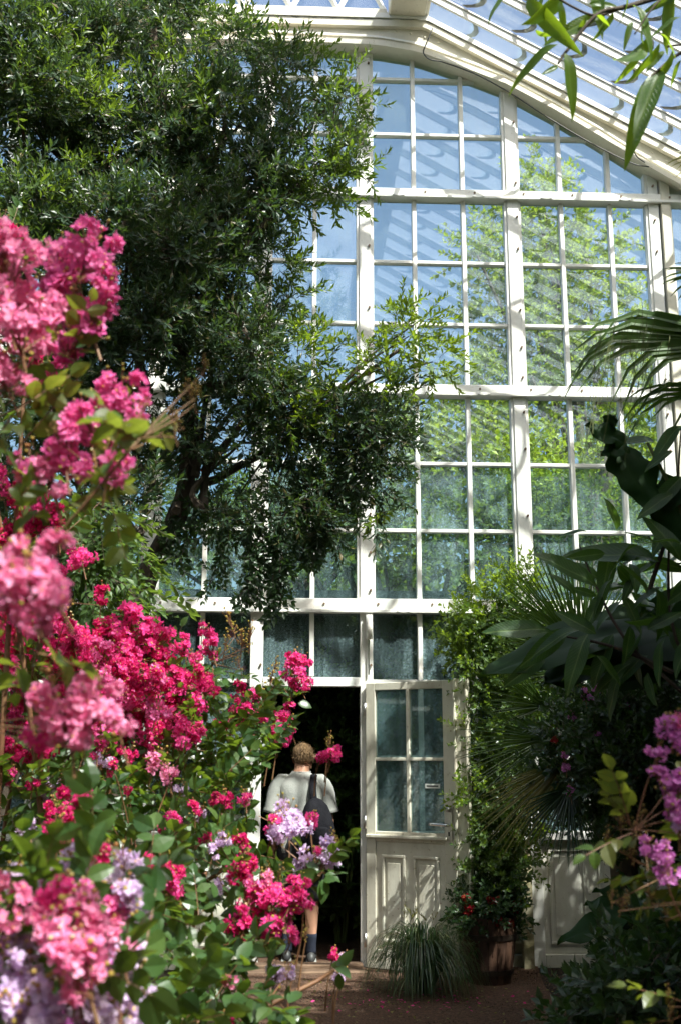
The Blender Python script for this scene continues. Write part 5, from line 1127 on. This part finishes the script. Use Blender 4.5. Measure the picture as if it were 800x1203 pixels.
def build_person():
    t = thing('person', 'man in pale grey t-shirt and dark shorts stepping through the doorway, seen from behind', 'person', (PX, PY, PZ))
    S = lambda x, y, z: (PX+x, PY+y, PZ+z)
    # skeleton: name -> (pos, radius)
    J = dict(pel=((0, 0, .90), .145), bel=((0, .0, 1.05), .135), che=((0, .01, 1.24), .135), ub=((0, .015, 1.35), .105), nk=((.005, .03, 1.455), .062), nk2=((.01, .05, 1.51), .058), hd=((.018, .07, 1.585), .078), hd2=((.015, .065, 1.650), .074), fore=((.05, .14, 1.60), .045), chin=((.055, .14, 1.535), .035),
        ls=((-.155, .012, 1.365), .048), le=((-.235, -.02, 1.10), .044), lw=((-.225, .12, .91), .028), lh=((-.215, .165, .865), .030),
        rs=((.155, .012, 1.365), .048), re=((.235, .0, 1.10), .044), rw=((.225, .12, .88), .028), rh=((.22, .16, .83), .030),
        lhip=((-.09, 0, .86), .095), lk=((-.10, .14, .49), .060), lc=((-.10, .11, .36), .056), la=((-.10, .08, .10), .036), lf=((-.105, .15, .05), .038), lt=((-.115, .25, .035), .030),
        rhip=((.09, 0, .86), .095), rk=((.095, .0, .485), .060), rc=((.095, -.025, .36), .058), ra=((.09, -.02, .10), .036), rf_=((.10, .06, .05), .038), rt_=((.11, .16, .035), .030))
    E = [('pel', 'bel'), ('bel', 'che'), ('che', 'ub'), ('ub', 'nk'), ('nk', 'nk2'), ('nk2', 'hd'), ('hd', 'hd2'), ('hd', 'fore'), ('nk2', 'chin'), ('ub', 'ls'), ('ls', 'le'), ('le', 'lw'), ('lw', 'lh'), ('ub', 'rs'), ('rs', 're'), ('re', 'rw'), ('rw', 'rh'),
         ('pel', 'lhip'), ('lhip', 'lk'), ('lk', 'lc'), ('lc', 'la'), ('la', 'lf'), ('lf', 'lt'), ('pel', 'rhip'), ('rhip', 'rk'), ('rk', 'rc'), ('rc', 'ra'), ('ra', 'rf_'), ('rf_', 'rt_')]
    # nose, ears
    J['nose'] = ((.085, .175, 1.585), .012); E.append(('fore', 'nose'))
    J['earR'] = ((.110, .062, 1.590), .014); J['earR2'] = ((.122, .05, 1.605), .010); E += [('hd', 'earR'), ('earR', 'earR2')]
    J['earL'] = ((-.072, .085, 1.590), .014); E.append(('hd', 'earL'))
    for sd, hx in (('l', -1), ('r', 1)):   # fingers and thumb
        hp = np.array(J[sd+'h'][0])
        for f, (dx, ln) in enumerate(((-.024, .036), (-.008, .042), (.008, .040), (.024, .032))):
            a = hp+[dx*.3, dx, -.028]; b = a+[-.008*hx, .012+dx*.1, -ln]; c = b+[-.016*hx, .012, -ln*.6]
            J[f'{sd}{f}a'] = (tuple(a), .0095); J[f'{sd}{f}b'] = (tuple(b), .0085); J[f'{sd}{f}c'] = (tuple(c), .007); E += [(sd+'h', f'{sd}{f}a'), (f'{sd}{f}a', f'{sd}{f}b'), (f'{sd}{f}b', f'{sd}{f}c')]
        a = hp+[-.022*hx, .022, .0]; b = a+[-.012*hx, .016, -.03]; J[sd+'ta'] = (tuple(a), .010); J[sd+'tb'] = (tuple(b), .0085); E += [(sd+'h', sd+'ta'), (sd+'ta', sd+'tb')]
    names = list(J); me = bpy.data.meshes.new('body'); me.from_pydata([J[k][0] for k in names], [(names.index(a), names.index(b)) for a, b in E], [])
    ob = bpy.data.objects.new('body', me); COL.objects.link(ob)
    sk = ob.modifiers.new('skin', 'SKIN'); sub = ob.modifiers.new('sub', 'SUBSURF'); sub.levels = 2; sub.render_levels = 2
    sv = me.skin_vertices[0].data if me.skin_vertices else None
    if sv is None:
        bpy.context.view_layer.objects.active = ob; sv = me.skin_vertices[0].data
    for i, k in enumerate(names):
        r = J[k][1]; sv[i].radius = (r*1.12 if k in ('bel', 'che', 'ub', 'pel') else r, r*.78 if k in ('bel', 'che', 'ub') else r)
        sv[i].use_root = (k == 'pel')
    dg = bpy.context.evaluated_depsgraph_get(); ev_ = ob.evaluated_get(dg); m2 = bpy.data.meshes.new_from_object(ev_)
    ob.modifiers.clear(); ob.data = m2; m2.materials.clear(); m2.materials.append(M['skin']); ob.parent = t
    m2.polygons.foreach_set('use_smooth', np.ones(len(m2.polygons), bool))
    # face details
    for ex, ey in ((.055, .163), (.098, .140)):
        V, T = ICO2; MB().add(V*.010+np.array(S(ex, ey, 1.605)), T).build('eye', M['eye'], t, smooth=True)
    MB().add(*tube([S(.058, .172, 1.553), S(.080, .172, 1.551), S(.098, .160, 1.553)], .004, 5)).build('mouth', M['skin'], t, smooth=True)
    # hair: displaced cap
    V, T = ICO2; hc = np.array([.012, .060, 1.615]); keep = []
    vv = V*np.array([.090, .104, .104]); q = np.random.default_rng(3)
    ang = np.array([math.sin(v[0]*60+v[2]*23)+math.sin(v[1]*41+v[0]*17) for v in vv])
    vv = vv*(1+.012*ang+.006*q.normal(size=len(vv)))[:, None]
    low = (vv[:, 2] < -.055-.02*(vv[:, 1] < -.02)) | ((vv[:, 1] > .055) & (vv[:, 2] < .03))
    T2 = np.array([f for f in T if not low[list(f)].all()]); MB().add(vv+np.array(S(*hc)), T2).build('hair', M['hair'], t, smooth=False)
    mbh = MB(); n = 1500; u = unit(q.normal(size=(n, 3))); ok = (u[:, 2] > -.45) & ~((u[:, 1] > .55) & (u[:, 2] < .3)); u = u[ok]; n = len(u)
    tv, tt = leaf_t(.034, .0016, 2); stamp(mbh, tv, tt, basis(unit(u*.25+np.array([.25, -.35, -.8])+q.normal(size=(n, 3))*.35), u, q.uniform(.7, 1.3, n)), np.array(S(*hc))+u*[.089, .103, .103])
    mbh.build('hair_tuft', M['hair'], t, kind='stuff')
    # t-shirt
    R = []
    for z, rx, ry, cy, wr in [(.84, .172, .135, .0, .06), (.88, .168, .13, .0, .05), (.92, .172, .135, 0, .055), (.97, .164, .126, 0, .05), (1.01, .166, .13, 0, .055), (1.05, .160, .122, 0, .05), (1.09, .166, .127, 0, .045), (1.13, .165, .123, .0, .045), (1.17, .172, .128, .0, .04), (1.21, .176, .126, .005, .035), (1.29, .184, .13, .01, .025), (1.35, .192, .122, .012, .010), (1.395, .178, .105, .015, .006), (1.43, .140, .088, .02, .004), (1.455, .092, .075, .026, .0), (1.475, .072, .070, .032, 0)]:
        R.append(el(PX, PY+cy, PZ+z, rx, ry, 32, 2.4, 0, wr, z*9))
    mb = MB(); mb.add(*loft(R))
    for s in (-1, 1):
        arm = spline([S(s*.10, .012, 1.375), S(s*.165, .01, 1.385), S(s*.205, .0, 1.31), S(s*.228, -.006, 1.20), S(s*.238, -.008, 1.145)], 10)
        mb.add(*loft(limbrings(arm, [.06, .068, .071, .069, .068, .067, .067, .068, .070, .073], 16, .05)))
    mb.build('tshirt', M['tee'], t, smooth=True)
    mb = MB(); mb.add(*tube([S(.075*cos(a)+.002, .072*sin(a)+.033, 1.472+.006*sin(a)) for a in np.linspace(0, 2*pi, 24)], .007, 6)); mb.build('collar', M['tee'], t, smooth=True)
    # shorts
    mb = MB(); mb.add(*loft([el(PX, PY, PZ+z, rx, ry, 28, 2.3, 0, .015, z*7) for z, rx, ry in ((.955, .160, .122), (.90, .172, .135), (.84, .182, .140), (.79, .18, .138), (.76, .168, .12))]))
    for s, kx, ky in ((-1, -.10, .13), (1, .095, .0)):
        leg = spline([S(s*.085, 0, .86), S(s*.09, ky*.3, .72), S(kx, ky*.75, .56), S(kx, ky*.9, .47)], 9)
        mb.add(*loft(limbrings(leg, [.10, .108, .108, .104, .100, .098, .096, .096, .097], 18, .03)))
    mb.build('shorts', M['shorts'], t, smooth=True)
    for s, (ax_, ay) in ((-1, (-.10, .08)), (1, (.09, -.02))):
        kc = (-.10, .105, .22) if s < 0 else (.092, -.022, .22)
        MB().add(*loft(limbrings(spline([S(*kc), S(ax_, ay, .14), S(ax_, ay+.01, .07)], 6), [.047, .045, .043, .042, .043, .046], 14, .01))).build('sock', M['sock'], t, smooth=True)
        y0 = ay-.065; R = []
        for f, w, h in ((0, .020, .05), (.03, .036, .085), (.09, .040, .095), (.15, .042, .075), (.21, .044, .055), (.26, .036, .042), (.285, .015, .025)):
            a = np.linspace(0, 2*pi, 14, endpoint=False); R.append(np.stack([PX+ax_+.04*s*f+w*np.cos(a), np.full(14, PY+y0+f), PZ+h/2+h/2*np.sin(a)*.98], 1))
        MB().add(*loft(R)).build('shoe', M['shoe'], t, smooth=True)
        MB().add(*boxvt(PX+ax_-.041+.004*s, PX+ax_+.041+.004*s, PY+y0+.01, PY+y0+.26, PZ-.004, PZ+.012)).build('shoe_sole', M['tee'], t)
    return t
build_person()
bgp = thing('backpack', 'black backpack slung over the right shoulder of the man', 'backpack', (PX+.13, PY-.16, 1.1))
R = []
for z, rx, ry, dx in [(.80, .06, .03, .015), (.82, .115, .065, .012), (.88, .135, .085, .01), (.96, .138, .092, .005), (1.05, .132, .09, 0), (1.14, .118, .080, -.008), (1.21, .09, .062, -.014), (1.255, .05, .035, -.018), (1.27, .02, .012, -.02)]:
    R.append(el(PX+.135+dx, PY-.19, PZ+z, rx, ry, 26, 2.8, .25, .018, z*11))
MB().add(*loft(R)).build('pack_body', M['bag'], bgp, smooth=True)
R = [el(PX+.15, PY-.265, PZ+z, rx, .03, 20, 2.8, .25, .02, z*5) for z, rx in ((.84, .04), (.86, .085), (.95, .092), (1.03, .086), (1.05, .05))]
MB().add(*loft(R)).build('front_pocket', M['bag'], bgp, smooth=True)
def strap(pts, w=.028, th=.006):
    c = spline(pts, 18); _, X, Y = frames(c); V = []; nrm = unit(c-np.array([PX+.08, PY, 1.25]))
    d = np.gradient(c, axis=0); s = unit(np.cross(d, nrm)); rings = [np.array([c[i]-s[i]*w-nrm[i]*th, c[i]+s[i]*w-nrm[i]*th, c[i]+s[i]*w+nrm[i]*th, c[i]-s[i]*w+nrm[i]*th]) for i in range(len(c))]
    return loft(rings)
MB().add(*strap([(PX+.105, PY-.15, 1.245), (PX+.095, PY-.135, 1.34), (PX+.10, PY-.08, 1.43), (PX+.11, PY+.02, 1.458), (PX+.13, PY+.12, 1.40), (PX+.17, PY+.15, 1.25)])).build('shoulder_strap', M['bag'], bgp, smooth=True)
MB().add(*strap([(PX+.19, PY-.17, .95), (PX+.26, PY-.10, .98), (PX+.245, PY+.03, 1.12), (PX+.19, PY+.14, 1.22)], .014)).build('shoulder_strap', M['bag'], bgp, smooth=True)
MB().add(*strap([(PX+.05, PY-.17, 1.20), (PX-.0, PY-.24, 1.10), (PX+.02, PY-.26, .95)], .012)).build('loose_strap', M['bag'], bgp, smooth=True)
